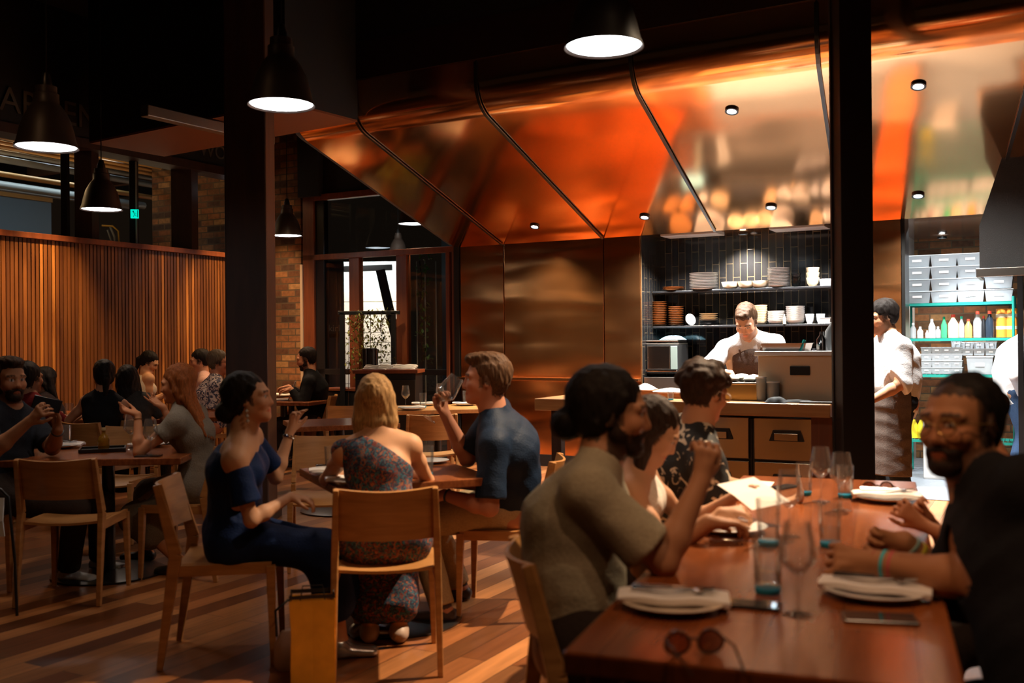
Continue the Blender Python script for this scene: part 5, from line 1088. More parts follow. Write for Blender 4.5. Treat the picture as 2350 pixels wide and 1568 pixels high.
def person(label, **q):
    g = q.get; fem = g('fem', False); s = g('s', 1.0) * (.94 if fem else 1.0); res = g('res', .008); tone = nv(g('tone', (.50, .27, .16)))
    root_p = V(q['pelvis']); T = thing('person', label, 'person', (root_p.x, root_p.y, 0)); O = nv((root_p.x, root_p.y, 0))
    Lc = lambda v: nv(v) - O
    P0 = Lc(root_p); Hc = Lc(q['head']); yaw = q['yaw']; Fp_ = nv((math.cos(math.radians(yaw)), math.sin(math.radians(yaw)), 0)); Rp = nv((Fp_[1], -Fp_[0], 0))
    hy = q.get('hyaw', yaw); HF, HR, HU = basis(hy, g('hpitch', 0), g('hroll', 0)); sy = q.get('syaw', yaw); Fs = nv((math.cos(math.radians(sy)), math.sin(math.radians(sy)), 0)); Rs = nv((Fs[1], -Fs[0], 0))
    up = unit(Hc - P0); NB = Hc - HU * .075 * s - HF * .03 * s - unit(up * .6 + nv((0, 0, 1)) * .4) * .115 * s
    # spine
    sp = unit(NB - P0); Fs = unit(Fs - sp * (Fs @ sp)); Rs = unit(np.cross(Fs, sp)); bow = -Fp_ * g('bow', .035)
    waist = P0 + (NB - P0) * .33 + bow * .7; chest = P0 + (NB - P0) * .68 + bow; ub = P0 + (NB - P0) * .88 + bow * .5
    sw = (.160 if fem else .190) * s; shd = NB - sp * .045 * s
    rise = g('shrug', (0, 0)); SH = {1: shd + Rs * sw + sp * rise[1] + Fs * g('shf', (0, 0))[1], -1: shd - Rs * sw + sp * rise[0] + Fs * g('shf', (0, 0))[0]}
    HP = {1: P0 + Rp * .095 * s - nv((0, 0, .02)), -1: P0 - Rp * .095 * s - nv((0, 0, .02))}
    bod = Sdf(); wd = (.118, .088, .140, .104, .142, .090) if fem else (.145, .108, .165, .122, .165, .102)   # waist w,d chest w,d upper w,d
    wd = [w_ * s * g('girth', 1.0) for w_ in wd]; pw, pd = ((.165, .115) if fem else (.160, .115)); pw *= s * g('girth', 1.0); pd *= s * g('girth', 1.0)
    bod.cone(P0, waist, pd, wd[1], .04, Rs, pw, wd[0]); bod.cone(waist, chest, wd[1], wd[3], .04, Rs, wd[0], wd[2]); bod.cone(chest, ub, wd[3], wd[5] * .9, .04, Rs, wd[2], wd[4] * .92)
    bod.cone(SH[-1], SH[1], .050 * s, .050 * s, .05)
    nr = (.047 if fem else .058) * s; nk = Hc - HU * .055 * s - HF * .022 * s
    bod.cone(NB - sp * .03, nk, nr * 1.12, nr, .03); 
    for e in (1, -1): bod.cone(nk - sp * .07 * s, SH[e] - sp * .005, .035 * s, .035 * s, .06); bod.cone(P0 - Fp_ * .03, HP[e] - Fp_ * .02 - nv((0, 0, .015)), .10 * s, .105 * s, .05)
    if fem:
        for e in (1, -1): bod.ell(chest + Fs * .075 * s + Rs * .065 * e * s + sp * .01, (.055 * s,) * 3, .04)
    # arms
    AL = (.285 * s, .25 * s); Jp = {}; arm_r = ((.042, .033, .021) if fem else (.053, .041, .027)); arm_r = [a * s * g('armg', 1.0) for a in arm_r]
    for e, nm in ((-1, 'L'), (1, 'R')):
        wr = Lc(q['hand' + nm]); pole = nv(g('pole' + nm, (0, 0, -1))); el, wr = ik(SH[e], wr, AL[0], AL[1], pole); Jp[nm] = (SH[e], el, wr)
        bod.cone(SH[e], SH[e] * .55 + el * .45, arm_r[0], arm_r[0] * .95, .03); bod.cone(SH[e] * .55 + el * .45, el, arm_r[0] * .92, arm_r[1], .02)
        mid = el * .7 + wr * .3; bod.cone(el, mid, arm_r[1], arm_r[1] * 1.04, .015); bod.cone(mid, wr, arm_r[1] * 1.02, arm_r[2], .02)
        # hand
        fd = unit(wr - el); hd = unit(nv(g('dir' + nm, tuple(fd)))); pn = nv(g('palm' + nm, (0, 0, -1))); pn = unit(pn - hd * (pn @ hd)); ac = np.cross(hd, pn) * (1 if nm == 'L' else -1)   # across: towards thumb
        hs = (.90 if fem else 1.0) * s; k1 = wr + hd * .05 * hs; k2 = wr + hd * .088 * hs
        for c_ in (-.6, 0, .6): bod.cone(wr + ac * .012 * c_ * hs, k2 + ac * .040 * c_ * hs, .0145 * hs, .0115 * hs, .012)
        bod.cone(wr, k1, arm_r[2] * .85, .016 * hs, .012)
        cu = g('curl' + nm, .5); cu = cu if hasattr(cu, '__len__') else (cu,) * 4; spd = g('spread', .18)
        for fi, (ofs, ln) in enumerate(((.033, .070), (.011, .078), (-.011, .072), (-.031, .056))):
            b_ = k2 + ac * ofs * hs; dr = unit(hd + ac * spd * ofs / .033); ang = 0; pt = b_
            for sg_, (fr, rr_, ca) in enumerate(((.45, .0092, .9), (.30, .0083, 1.25), (.25, .0072, .8))):
                ang += cu[fi] * ca; d2 = dr * math.cos(ang) + pn * math.sin(ang); nx_ = pt + d2 * ln * fr * hs; bod.cone(pt, nx_, rr_ * hs, rr_ * .92 * hs, .004); pt = nx_
        tb = wr + hd * .022 * hs + ac * .022 * hs; to = g('thumb' + nm, .6); d1 = unit(hd * .75 + ac * to + pn * .35); t1 = tb + d1 * .045 * hs; d2 = unit(hd * .95 + ac * to * .45 + pn * .35); t2 = t1 + d2 * .03 * hs; d3 = unit(hd + ac * .1 + pn * .4)
        bod.cone(wr + ac * .006, t1, .016 * hs, .0115 * hs, .012); bod.cone(t1, t2, .0108 * hs, .0098 * hs, .005); bod.cone(t2, t2 + d3 * .022 * hs, .0096 * hs, .008 * hs, .004)
    # legs
    LL = (.43 * s, .42 * s); Lg = {}; leg_r = [a * s * g('legg', 1.0) for a in ((.083, .056, .036) if fem else (.085, .060, .040))]
    for e, nm in ((-1, 'L'), (1, 'R')):
        if g('nolegs'): 
            kn = HP[e] + Fp_ * .38; Lg[nm] = (HP[e], kn, kn - nv((0, 0, .4))); continue
        ft_ = Lc(q['foot' + nm]); kn, an = ik(HP[e], ft_ + nv((0, 0, .075)), LL[0], LL[1], nv(g('kpole' + nm, tuple(Fp_ + nv((0, 0, .6)))))); Lg[nm] = (HP[e], kn, an)
        bod.cone(HP[e], kn, leg_r[0], leg_r[1], .03); cal = kn * .68 + an * .32 - unit(np.cross(Rp, unit(an - kn))) * -.0; bod.cone(kn, cal, leg_r[1] * .92, leg_r[1] * .92, .02); bod.cone(cal, an, leg_r[1] * .9, leg_r[2], .02)
        fy = math.radians(g('fyaw' + nm, yaw)); fd_ = nv((math.cos(fy), math.sin(fy), 0)); bod.cone(an, an - fd_ * .03 - nv((0, 0, .035)), leg_r[2], .03 * s, .015); bod.cone(an - fd_ * .02 - nv((0, 0, .03)), an + fd_ * .14 * s - nv((0, 0, .055)), .034 * s, .02 * s, .02, np.cross(fd_, (0, 0, 1)), .034 * s, .038 * s); Lg[nm] += (fd_,)
    # head
    hs = s * g('hs', 1.0) * (.97 if fem else 1.0); M3 = np.stack([HF, HR, HU]); hp = lambda f_, r_, u_: Hc + (HF * f_ + HR * r_ + HU * u_) * hs
    bod.ell(hp(-.012, 0, .030), (.098 * hs, .076 * hs, .088 * hs), .02, M3); bod.ell(hp(.022, 0, -.035), (.072 * hs, .060 * hs, .082 * hs), .03, M3); bod.cone(hp(.02, -.042, -.055), hp(.066, -.012, -.098), .024 * hs, .018 * hs, .025); bod.cone(hp(.02, .042, -.055), hp(.066, .012, -.098), .024 * hs, .018 * hs, .025)
    bod.ell(hp(.068, 0, -.097), (.022 * hs, .024 * hs, .018 * hs), .018, M3)
    for e in (-1, 1):
        bod.ell(hp(.062, .040 * e, -.028), (.026 * hs,) * 3, .02); bod.cone(hp(.086, .012 * e, .022), hp(.074, .048 * e, .020), .012 * hs, .012 * hs, .014)
        bod.ell(hp(.098, .031 * e, .002), (.014 * hs, .018 * hs, .012 * hs), .010, M3, 's')
        bod.ell(hp(.0745, .031 * e, .001), (.0135 * hs, .0150 * hs, .0120 * hs), .003, M3)
        E3 = np.stack([unit(HF * .9 + HR * .35 * e), unit(HR * .9 * e - HF * .35), HU]); bod.ell(hp(-.008, .077 * e, -.008), (.020 * hs, .007 * hs, .031 * hs), .006, E3); bod.ell(hp(-.006, .086 * e, -.006), (.011 * hs, .006 * hs, .017 * hs), .004, E3, 's')
    bod.cone(hp(.086, 0, .010), hp(.1045, 0, -.034), .0085 * hs, .0112 * hs, .012); 
    for e in (-1, 1): bod.ell(hp(.094, .0115 * e, -.039), (.0095 * hs,) * 3, .007)
    bod.cone(hp(.089, -.014, -.064), hp(.089, .014, -.064), .0068 * hs, .0068 * hs, .007); bod.cone(hp(.086, -.012, -.075), hp(.086, .012, -.075), .0075 * hs, .0075 * hs, .007)
    bod.cone(hp(.101, -.018, -.0695), hp(.101, .018, -.0695), .0016, .0016, .004, op='s')
    brow = nv(g('brow', (.02, .012, .008))); lips = tone * nv((.90, .52, .48)) if not fem else tone * nv((1.15, .45, .42)); beard = g('beard', 0); stub = nv(g('beardcol', (.025, .014, .009)))
    def colf(P):
        C_ = np.tile(tone, (len(P), 1)); d = P - Hc; f_, r_, u_ = d @ HF / hs, d @ HR / hs, d @ HU / hs; near = (np.abs(f_) < .15) & (np.abs(u_) < .15) & (np.abs(r_) < .11)
        C_[near & (u_ < .0) & (f_ > .03)] *= nv((1.04, .95, .92))
        def put(m, c, w=1.0): C_[m] = C_[m] * (1 - w) + nv(c) * w
        hc = nv(g('hcol', {'hair_blonde': (.30, .16, .07), 'hair_red': (.2, .06, .015), 'hair_light_brown': (.06, .03, .015), 'hair_brown': (.07, .035, .018)}.get(g('hairmat', H_DBR).name, (.016, .010, .008)))); nz = .006 * np.sin(P[:, 0] * 310) * np.sin(P[:, 2] * 270 + 1)
        fr_ = .070 + .055 * np.clip((np.abs(r_) - .030) / .03, 0, 1) * 0; hl_ = near & (((u_ + nz > .072 - .4 * np.clip(-(f_ - .06), 0, .2)) & (f_ > .0)) | ((f_ < .02) & (u_ > -.02 + nz)) | ((f_ < -.03) & (u_ > -.075 + nz))); put(hl_, hc, .9)
        put(near & (np.abs(f_ - .022) < .011) & (np.abs(r_) > .05) & (u_ > -.035 + nz) & (u_ < .06), hc, .75)
        if beard:
            ztop = -.056 + .8 * np.clip(.05 - f_, 0, .1) + .004 * np.sin(P[:, 0] * 400) * np.sin(P[:, 2] * 300); m = near & (f_ > -.012) & (u_ < ztop) & (u_ > -.135); put(m, stub, beard); m = near & (f_ > .085) & (np.abs(r_) < .030) & (u_ < -.046) & (u_ > -.060); put(m, stub, beard)
        put(near & (f_ > .06) & (np.abs(np.abs(r_) - .034) < .021) & (np.abs(u_ - (.025 - .12 * np.clip(np.abs(r_) - .034, 0, 1))) < .0055), brow, .85)
        m = near & (f_ > .078) & ((((np.abs(r_) - .031) / .0125) ** 2 + ((u_ - .0) / .0062) ** 2) < 1); put(m, (.55, .50, .46))
        m = near & (f_ > .078) & (((np.abs(r_) - .031) ** 2 + (u_) ** 2) < .0056 ** 2); put(m, (.02, .012, .008))
        m = near & (f_ > .07) & (np.abs((((np.abs(r_) - .031) / .0155) ** 2 + ((u_ - .001) / .0085) ** 2) - 1) < .32) & (u_ > .000); put(m, (.03, .015, .01), .8)
        m = near & (f_ > .082) & (np.abs(r_) < .0245 - .0) & (np.abs(u_ + .0695) < (.0125 if fem else .0100) * (1 - (np.abs(r_) / .028) ** 2)); put(m, lips, .85)
        return C_
    sdf_mesh('body', bod, res, M_SKIN, T, colf)
    # ---------------- hair
    hm = g('hairmat', H_DBR); style = g('hair', 'short'); hr = Sdf(); th = g('hth', .012)
    if style != 'none':
        sb = g('hshift', .014); hr.ell(hp(-.016 - sb, 0, .034 + sb * .55), (.099 * hs + th * .8, .0775 * hs + th * .7, .086 * hs + th * .9), .02, M3); hr.ell(hp(-.045, 0, -.015), (.062 * hs + th * .5, .066 * hs + th * .6, .075 * hs), .03, M3)
        if style == 'curly': 
            r_ = np.random.default_rng(5)
            for _ in range(60):
                v_ = unit(r_.normal(size=3)); v_[2] = abs(v_[2]) * .9 - .1; f_, rr2, u_ = v_; hr.ell(hp(-.02 + .10 * f_ * 1.1, .082 * rr2 * 1.1, .04 + .095 * u_ * 1.15), (.018 + .012 * r_.random(),) * 3, .012)
        if style == 'quiff':
            hr.ell(hp(.055, 0, .098), (.050, .055, .030), .02, M3); hr.ell(hp(.0, 0, .115), (.075, .056, .022), .02, M3)
        face = (.092, .070 if style not in ('long', 'bun', 'updo') else .064, .100); hr.ell(hp(.085, 0, -.048 + g('hline', 0)), (face[0] * hs, face[1] * hs * 1.02, face[2] * hs), .014, M3, 's')
        if style in ('short', 'quiff', 'curly', 'buzz'):
            for e in (-1, 1): hr.ell(hp(.012, .104 * e, -.045), (.060 * hs, .045 * hs, .050 * hs), .022, M3, 's')
            hr.ell(hp(-.02, 0, -.125), (.13 * hs, .12 * hs, .05 * hs), .03, M3, 's')
        if style in ('bun', 'updo'):
            bu = g('bunpos', (-.115, 0, .02)); hr.cone(hp(-.08, 0, .01), hp(*bu), .04, .035, .02); hr.ell(hp(*bu), (g('bunr', .045),) * 3, .012)
            for e in (-1, 1): hr.cone(hp(.035, .070 * e, .05), hp(-.04, .072 * e, -.03), .014, .016, .012)
        if style == 'pony':
            hr.cone(hp(-.10, 0, .02), hp(-.13, 0, -.03), .028, .034, .02); hr.cone(hp(-.13, 0, -.03), hp(-.10, 0, -.17), .034, .014, .02)
        if style == 'long':
            hl = g('hlen', .30); dn = nv((0, 0, -1)) ; drift = nv(g('hdrift', tuple(-unit(HF * nv((1, 1, 0))) * .12)))
            for k_ in range(-3, 4):
                a_ = k_ / 3; p_a = hp(-.055 - .03 * (1 - abs(a_)), .070 * a_, .02); p_b = p_a + dn * .12 * hs + drift * .1 + HR * .012 * a_; p_c = p_b + dn * (hl - .12) * (1 - .12 * abs(a_)) + drift * (hl - .1) / .3
                hr.cone(p_a, p_b, .030, .028, .018); hr.cone(p_b, p_c, .028, .010, .014)
            for e in (-1, 1): hr.cone(hp(.020, .076 * e, .04), hp(-.005, .082 * e, -.05), .016, .018, .014); hr.cone(hp(-.005, .082 * e, -.05), hp(-.02, .082 * e, -.05) + dn * hl * .5 + drift * .3, .018, .010, .014)
        hr.fn(wob(g('hfreq', 260), g('hamp', .0035), 3, (1, 1, 5)))
        hr.fn(wob(45, .005, 8, (1, 1, 1.5)))
        sdf_mesh('hair', hr, max(res * .85, .006), hm, T)
    if beard >= .75:
        bd_ = Sdf()
        for e in (-1, 1):
            bd_.cone(hp(.004, .066 * e, -.012), hp(.012, .056 * e, -.055), .010 * hs, .016 * hs, .012); bd_.cone(hp(.014, .050 * e, -.058), hp(.066, .014 * e, -.100), .0245 * hs, .0225 * hs, .02)
            bd_.cone(hp(.095, .004 * e, -.057), hp(.080, .028 * e, -.068), .0065 * hs, .009 * hs, .006); bd_.cone(hp(.074, .030 * e, -.066), hp(.062, .030 * e, -.095), .014 * hs, .018 * hs, .012); bd_.cone(hp(.066, .036 * e, -.062), hp(.030, .050 * e, -.055), .012 * hs, .016 * hs, .012)
        bd_.ell(hp(.068, 0, -.100), (.027 * hs, .029 * hs, .022 * hs), .018, M3); bd_.ell(hp(.104, 0, -.0705), (.018 * hs, .016 * hs, .0060 * hs), .004, M3, 's'); bd_.fn(wob(330, .0022, 6, (1, 1, 2)))
        sdf_mesh('beard', bd_, max(res * .85, .0055), hairmat('beard_dark', (.022, .012, .008)), T)
    # ---------------- clothes
    infl = .013; tk = g('top', 'tee'); tm = g('topmat')
    if tk != 'none':
        c = Sdf(); fit = g('fit', .0)
        lowp = P0 - sp * .02 - nv((0, 0, .03))
        c.cone(lowp, waist, pd + infl + fit, wd[1] + infl + fit * 1.6, .05, Rs, pw + infl + fit, wd[0] + infl + fit * 1.6); c.cone(waist, chest, wd[1] + infl + fit * 1.6, wd[3] + infl + fit, .05, Rs, wd[0] + infl + fit * 1.6, wd[2] + infl + fit); c.cone(chest, ub, wd[3] + infl + fit, wd[5] * .9 + infl, .04, Rs, wd[2] + infl + fit, wd[4] * .92 + infl)
        if fem:
            for e in (1, -1): c.ell(chest + Fs * .077 * s + Rs * .065 * e * s + sp * .01, (.055 * s + infl,) * 3, .05)
        if tk not in ('strappy', 'offshoulder', 'oneshoulder'):
            wsh = .82 if tk in ('tank',) else 1.0; c.cone(shd + (SH[-1] - shd) * wsh, shd + (SH[1] - shd) * wsh, .050 * s + infl, .050 * s + infl, .05)
            for e in (1, -1): c.cone(nk - sp * .07 * s, shd + (SH[e] - shd) * wsh, .036 * s + infl * .9, .034 * s + infl, .06)
        slv = {'tee': .62, 'short': .85, 'long': 2.0, 'rolled': 1.25, 'tank': 0, 'strappy': 0, 'offshoulder': .6, 'oneshoulder': 0}[tk]; slv = g('sleeve', slv)
        cuts = []
        for nm in 'LR':
            a_, e_, w_ = Jp[nm]
            if slv <= 0: continue
            ex = g('sleevew', .010); t1 = min(slv, 1.0); b_ = a_ + (e_ - a_) * t1
            if tk == 'offshoulder': a_ = a_ + (e_ - a_) * .22
            c.cone(a_, b_, arm_r[0] + infl, arm_r[0] * (1 - .2 * t1) + infl + ex, .03)
            if slv > 1: b2 = e_ + (w_ - e_) * (slv - 1); c.cone(e_, b2, arm_r[1] + infl + ex, arm_r[2] + (arm_r[1] - arm_r[2]) * (2 - slv) + infl, .02); cuts.append((b2, unit(w_ - e_), .13))
            else: cuts.append((b_, unit(e_ - Jp[nm][0]), .13))
        def cutf(F, ax):
            X, Y, Z = ax[0][:, None, None], ax[1][None, :, None], ax[2][None, None, :]
            for p, n_, rad in cuts:      # cut the sleeve end flat, only close to the arm
                D = (X - p[0]) * n_[0] + (Y - p[1]) * n_[1] + (Z - p[2]) * n_[2]; R_ = np.sqrt((X - p[0]) ** 2 + (Y - p[1]) ** 2 + (Z - p[2]) ** 2); near = (R_ < rad) & (D > -.01) ; F = np.where(near, np.maximum(F, np.minimum(D, 1)), F)
            return F
        if g('folds', 1): c.fn(wob(g('ffreq', 26), g('famp', .0042), 11, (1.0, 1.0, .85)))
        c.fn(cutf)
        nrk = g('neckr', .075); c.ell(nk - sp * (.045 if tk != 'vneck' else .06) + Fs * g('neckf', .012), (nrk * s, nrk * s, nrk * s), .006, None, 's')
        if tk == 'oneshoulder': c.cone(chest + sp * .05, SH[1 if g('strap', 'R') == 'R' else -1] + sp * .01, .10, .045 * s + infl, .04, Rs, .11, .06); c.plane(chest + sp * .115, sp * .75 - Rs * .62 * (1 if g('strap', 'R') == 'R' else -1))
        if tk in ('strappy',):
            for e in (1, -1): c.cone(chest + Fs * .11 * s + Rs * .07 * e * s, SH[e] * .72 + shd * .28 + sp * .045, .006, .006, .003); c.cone(chest - Fs * .10 * s + Rs * .05 * e * s + sp * .02, SH[e] * .72 + shd * .28 + sp * .045, .006, .006, .003)
        def chestcut(F, ax):
            X, Y, Z = ax[0][:, None, None], ax[1][None, :, None], ax[2][None, None, :]; zt = chest + sp * (.07 if tk == 'strappy' else .10); D = (X - zt[0]) * sp[0] + (Y - zt[1]) * sp[1] + (Z - zt[2]) * sp[2]; return np.maximum(F, D + .006 * np.sin((X + Y) * 90))
        if tk == 'offshoulder': c.fn(chestcut)
        if tk == 'strappy':
            c2 = c; pass
        hem = g('hem', -.04); c.plane(P0 + nv((0, 0, hem)) , (0, 0, -1)) if g('hemcut', True) else None
        if g('skirt'):
            sk = g('skirt'); 
            for nm in 'LR':
                h_, k_, a_ = Lg[nm][:3]; e_ = h_ + (k_ - h_) * min(sk, 1); c.ops.insert(0, ('c', P0 - Fp_ * .03, h_ - Fp_ * .02 - nv((0, 0, .015)), .122 * s, .125 * s, .05, None, None, None, 'u')); c.ops.insert(0, ('c', h_, e_, leg_r[0] + .02, leg_r[1] + .03, .09, None, None, None, 'u'))
                if sk > 1: c.ops.insert(0, ('c', k_, k_ + (a_ - k_) * (sk - 1), leg_r[1] + .03, leg_r[1] + .045, .09, None, None, None, 'u'))
            c.ops = [o for o in c.ops if not (o[0] == 'p' and abs(o[2][2] + 1) < 1e-6)]
        sdf_mesh(g('topname', 'shirt'), c, max(res, .0075), tm, T)
    if g('pants'):
        c = Sdf(); ln = g('plen', .95)
        c.cone(P0 + sp * .06, P0, pd * .98 + .012, pd + .014, .04, Rp, pw * .97 + .012, pw + .014)
        for nm in 'LR':
            h_, k_, a_ = Lg[nm][:3]; c.cone(P0 - nv((0, 0, .02)), h_, .10 * s, .105 * s + .008, .05); c.cone(h_, k_, leg_r[0] + .018, leg_r[1] + .016, .03)
            e_ = k_ + (a_ - k_) * ln; c.cone(k_, e_, leg_r[1] + .014, leg_r[2] + .022, .02)
        c.fn(wob(24, .005, 17)); 
        for nm in 'LR':
            k_, a_ = Lg[nm][1:3]; e_ = k_ + (a_ - k_) * (ln + .03); n_ = unit(a_ - k_)
            def cf(F, ax, e_=e_, n_=n_):
                X, Y, Z = ax[0][:, None, None], ax[1][None, :, None], ax[2][None, None, :]; D = (X - e_[0]) * n_[0] + (Y - e_[1]) * n_[1] + (Z - e_[2]) * n_[2]; R_ = np.sqrt((X - e_[0]) ** 2 + (Y - e_[1]) ** 2 + (Z - e_[2]) ** 2); return np.where((R_ < .12) & (D > -.02), np.maximum(F, D), F)
            c.fn(cf)
        sdf_mesh(g('pname', 'trousers'), c, max(res, .009), g('pants'), T)
    if g('shoes') and not g('nolegs'):
        for nm in 'LR':
            h_, k_, a_, fd_ = Lg[nm]; c = Sdf(); sd = np.cross(fd_, (0, 0, 1)); c.cone(a_ - fd_ * .035 - nv((0, 0, .038)), a_ + fd_ * .155 * s - nv((0, 0, .050)), .036, .024, .02, sd, .040, .044); c.cone(a_ - nv((0, 0, .035)), a_ + nv((0, 0, .005)) * (1 if g('shoetop', 1) else -4), .042, .046, .02); c.plane((0, 0, .004) if True else 0, (0, 0, -1)); sdf_mesh('shoe', c, .008, g('shoes'), T)
    T['_'] = 0; del T['_']
    info = dict(T=T, O=O, J=Jp, L=Lg, hp=hp, HF=HF, HR=HR, HU=HU, Rs=Rs, Fs=Fs, sp=sp, chest=chest, P0=P0, hs=hs, NB=NB)
    if g('glasses'):
        m = MB(); gr = plain(g('glasses'), {'gold_frame': (.55, .33, .12), 'dark_frame': (.03, .025, .022), 'clear_frame': (.6, .5, .42)}[g('glasses')], .25, .7 if g('glasses') == 'gold_frame' else 0)
        for e in (-1, 1):
            pts = [V(hp(.106, .033 * e + .024 * math.cos(a), -.004 + .020 * math.sin(a))) for a in [k * PI / 10 for k in range(21)]]; m.tube(pts, .0023, 6, caps=False); m.tube([V(hp(.102, .057 * e, .004)), V(hp(.06, .074 * e, .004)), V(hp(-.005, .084 * e, .004)), V(hp(-.02, .084 * e, -.015))], .0016, 6)
        m.tube([V(hp(.107, -.010, -.001)), V(hp(.111, 0, .003)), V(hp(.107, .010, -.001))], .0016, 6); m.build('glasses', gr, T, smooth=True)
    return info
def band(info, nm, off, r, mat, name, w=.004, label=None):      # ring round a forearm: bracelet, watch strap
    a, e, w_ = info['J'][nm]; d = unit(w_ - e); c = w_ - d * off; x = unit(np.cross(d, (0.1, .2, 1))); y = np.cross(d, x); m = MB(); m.tube([V(c + (x * math.cos(t) + y * math.sin(t)) * r) for t in [k * PI / 12 for k in range(25)]], w, 6, caps=False); return m.build(name, mat, info['T'], smooth=True, label=label)
TONE = (.52, .27, .155); TAN = (.40, .19, .10); PALE = (.62, .36, .24)
F_ = lambda px, d: (gx(px, d), d, 0.0)
def pel(px, d, z=.55): return (gx(px, d), d, z)
ONLY = globals().get('ONLY_PEOPLE')
PEOPLE = []
def P(fn): PEOPLE.append(fn); return fn
@P
def man_grey():
    i = person('bearded man in a beige tee with his dark hair in a bun, in profile', pelvis=(.20, 2.93, .56), head=at(1405, 948, 3.0), yaw=-14, syaw=-12, hyaw=-6, hpitch=-3, res=.0065, tone=TAN, hairmat=H_BLK, hair='bun', bunpos=(-.130, 0, -.04), bunr=.050, hth=.018, beard=.9, beardcol=(.015, .009, .006),
        handR=at(1606, 1108, 2.86), poleR=(-.3, -.3, -1), dirR=(.25, .1, 1), palmR=(-.2, .9, .1), curlR=(.75, .8, .9, .95), thumbR=.5,
        handL=at(1625, 1200, 3.2), poleL=(-.2, .3, -1), dirL=(.9, .2, -.05), palmL=(0, 0, -1), curlL=.5, footL=(.75, 3.1, 0), footR=(.65, 2.75, 0), bow=.06, shrug=(.0, .0),
        top='tee', topmat=fabric('beige_tee', (.38, .33, .235)), sleeve=.80, sleevew=.022, fit=.012, neckr=.072, hem=-.10, pants=fabric('dark_trousers', (.03, .02, .016)), shoes=M_BLK, s=1.02, hs=1.02)
    return i
@P
def woman_white():
    return person('woman in a white camisole with dark hair looking down at a menu', pelvis=(.46, 3.66, .56), head=at(1502, 990, 3.62), yaw=-16, hyaw=-12, hpitch=-32, fem=True, res=.0075, tone=TONE, hairmat=H_DBR, hair='long', hlen=.26, hdrift=(-.05, -.02, 0), hth=.012,
        handR=at(1655, 1178, 3.42), poleR=(-.2, -.4, -1), dirR=(.9, 0, .1), palmR=(0, .5, -1), curlR=.7, handL=at(1690, 1138, 3.7), poleL=(-.2, .5, -1), curlL=.6, footL=(.9, 3.9, 0), footR=(.9, 3.5, 0),
        top='strappy', topmat=fabric('white_camisole', (.74, .66, .58)), hem=-.10, pants=fabric('dark_trousers', (.03, .02, .016)), shoes=M_BLK, s=.98)
@P
def curly():
    i = person('person with short dark curls, glasses and a black and cream leaf-print shirt, turned away', pelvis=(.74, 4.25, .56), head=at(1618, 900, 4.15), yaw=-10, syaw=5, hyaw=38, hpitch=-14, hs=.95, res=.008, tone=TONE, hairmat=H_DBR, hair='curly', hth=.014, glasses='clear_frame',
        handR=at(1655, 1085, 4.0), poleR=(0, -.6, -1), dirR=(.2, -.1, -1), palmR=(-.4, .6, 0), curlR=.35, handL=at(1775, 1160, 4.05), poleL=(0, .3, -1), dirL=(.8, -.2, .2), palmL=(0, -.3, 1), curlL=.6, footL=(1.15, 4.5, 0), footR=(1.15, 4.15, 0),
        top='tee', sleeve=.6, topmat=pattern('leaf_print', (.012, .012, .013), [(.60, .50, .38)], scale=15, dist=1.5, thr=.585), fit=.01, hem=-.10, pants=fabric('dark_trousers', (.03, .02, .016)), shoes=M_BLK)
    return i
@P
def man_black():
    i = person('man with glasses, cropped dark hair and beard in a black tee, leaning on the table', pelvis=(1.20, 2.10, .57), head=at(2205, 975, 2.52), yaw=165, syaw=182, hyaw=212, hpitch=2, hroll=2, res=.0062, tone=(.40, .18, .085), hairmat=H_BLK, hair='short', hth=.004, hline=.004, hamp=.001, beard=.82, beardcol=(.030, .016, .010), glasses='gold_frame',
        handL=at(2008, 1290, 2.60), poleL=(.8, -.2, -1), dirL=(-1, .22, .12), palmL=(.2, .8, -.5), curlL=(.9, .95, 1.0, 1.0), thumbL=.45,
        handR=at(2075, 1245, 2.80), poleR=(1, .1, -1), dirR=(-1, -.05, .12), palmR=(.1, -.9, -.3), curlR=(.8, .9, 1, 1), thumbR=.5, footL=(.9, 2.2, 0), footR=(1.0, 2.5, 0), bow=.05, shrug=(-.05, -.02),
        top='tee', sleeve=.72, sleevew=.02, topmat=fabric('black_tee', (.010, .010, .012)), fit=.016, neckr=.074, hem=-.10, pants=fabric('black_jeans', (.012, .012, .014)), shoes=M_BLK, s=1.04, girth=1.06, armg=1.12)
    for nm, off, r, c, n_, w in [('L', .025, .031, (.02, .5, .62), 'bracelet', .006), ('L', .045, .033, (.55, .08, .10), 'bracelet', .005), ('L', .0, .030, (.35, .04, .03), 'bracelet', .003), ('R', .02, .031, (.30, .48, .45), 'bracelet', .006), ('R', .045, .033, (.55, .45, .03), 'bracelet', .007)]:
        band(i, nm, off, r, plain('thread_%d' % (c[0] * 100 + c[1] * 1000), c, .7), n_, w, label={.02: 'turquoise thread bracelet', .55: 'yellow or pink thread bracelet', .35: 'dark red thread bracelet', .30: 'pale green thread bracelet'}.get(c[0]))
    return i
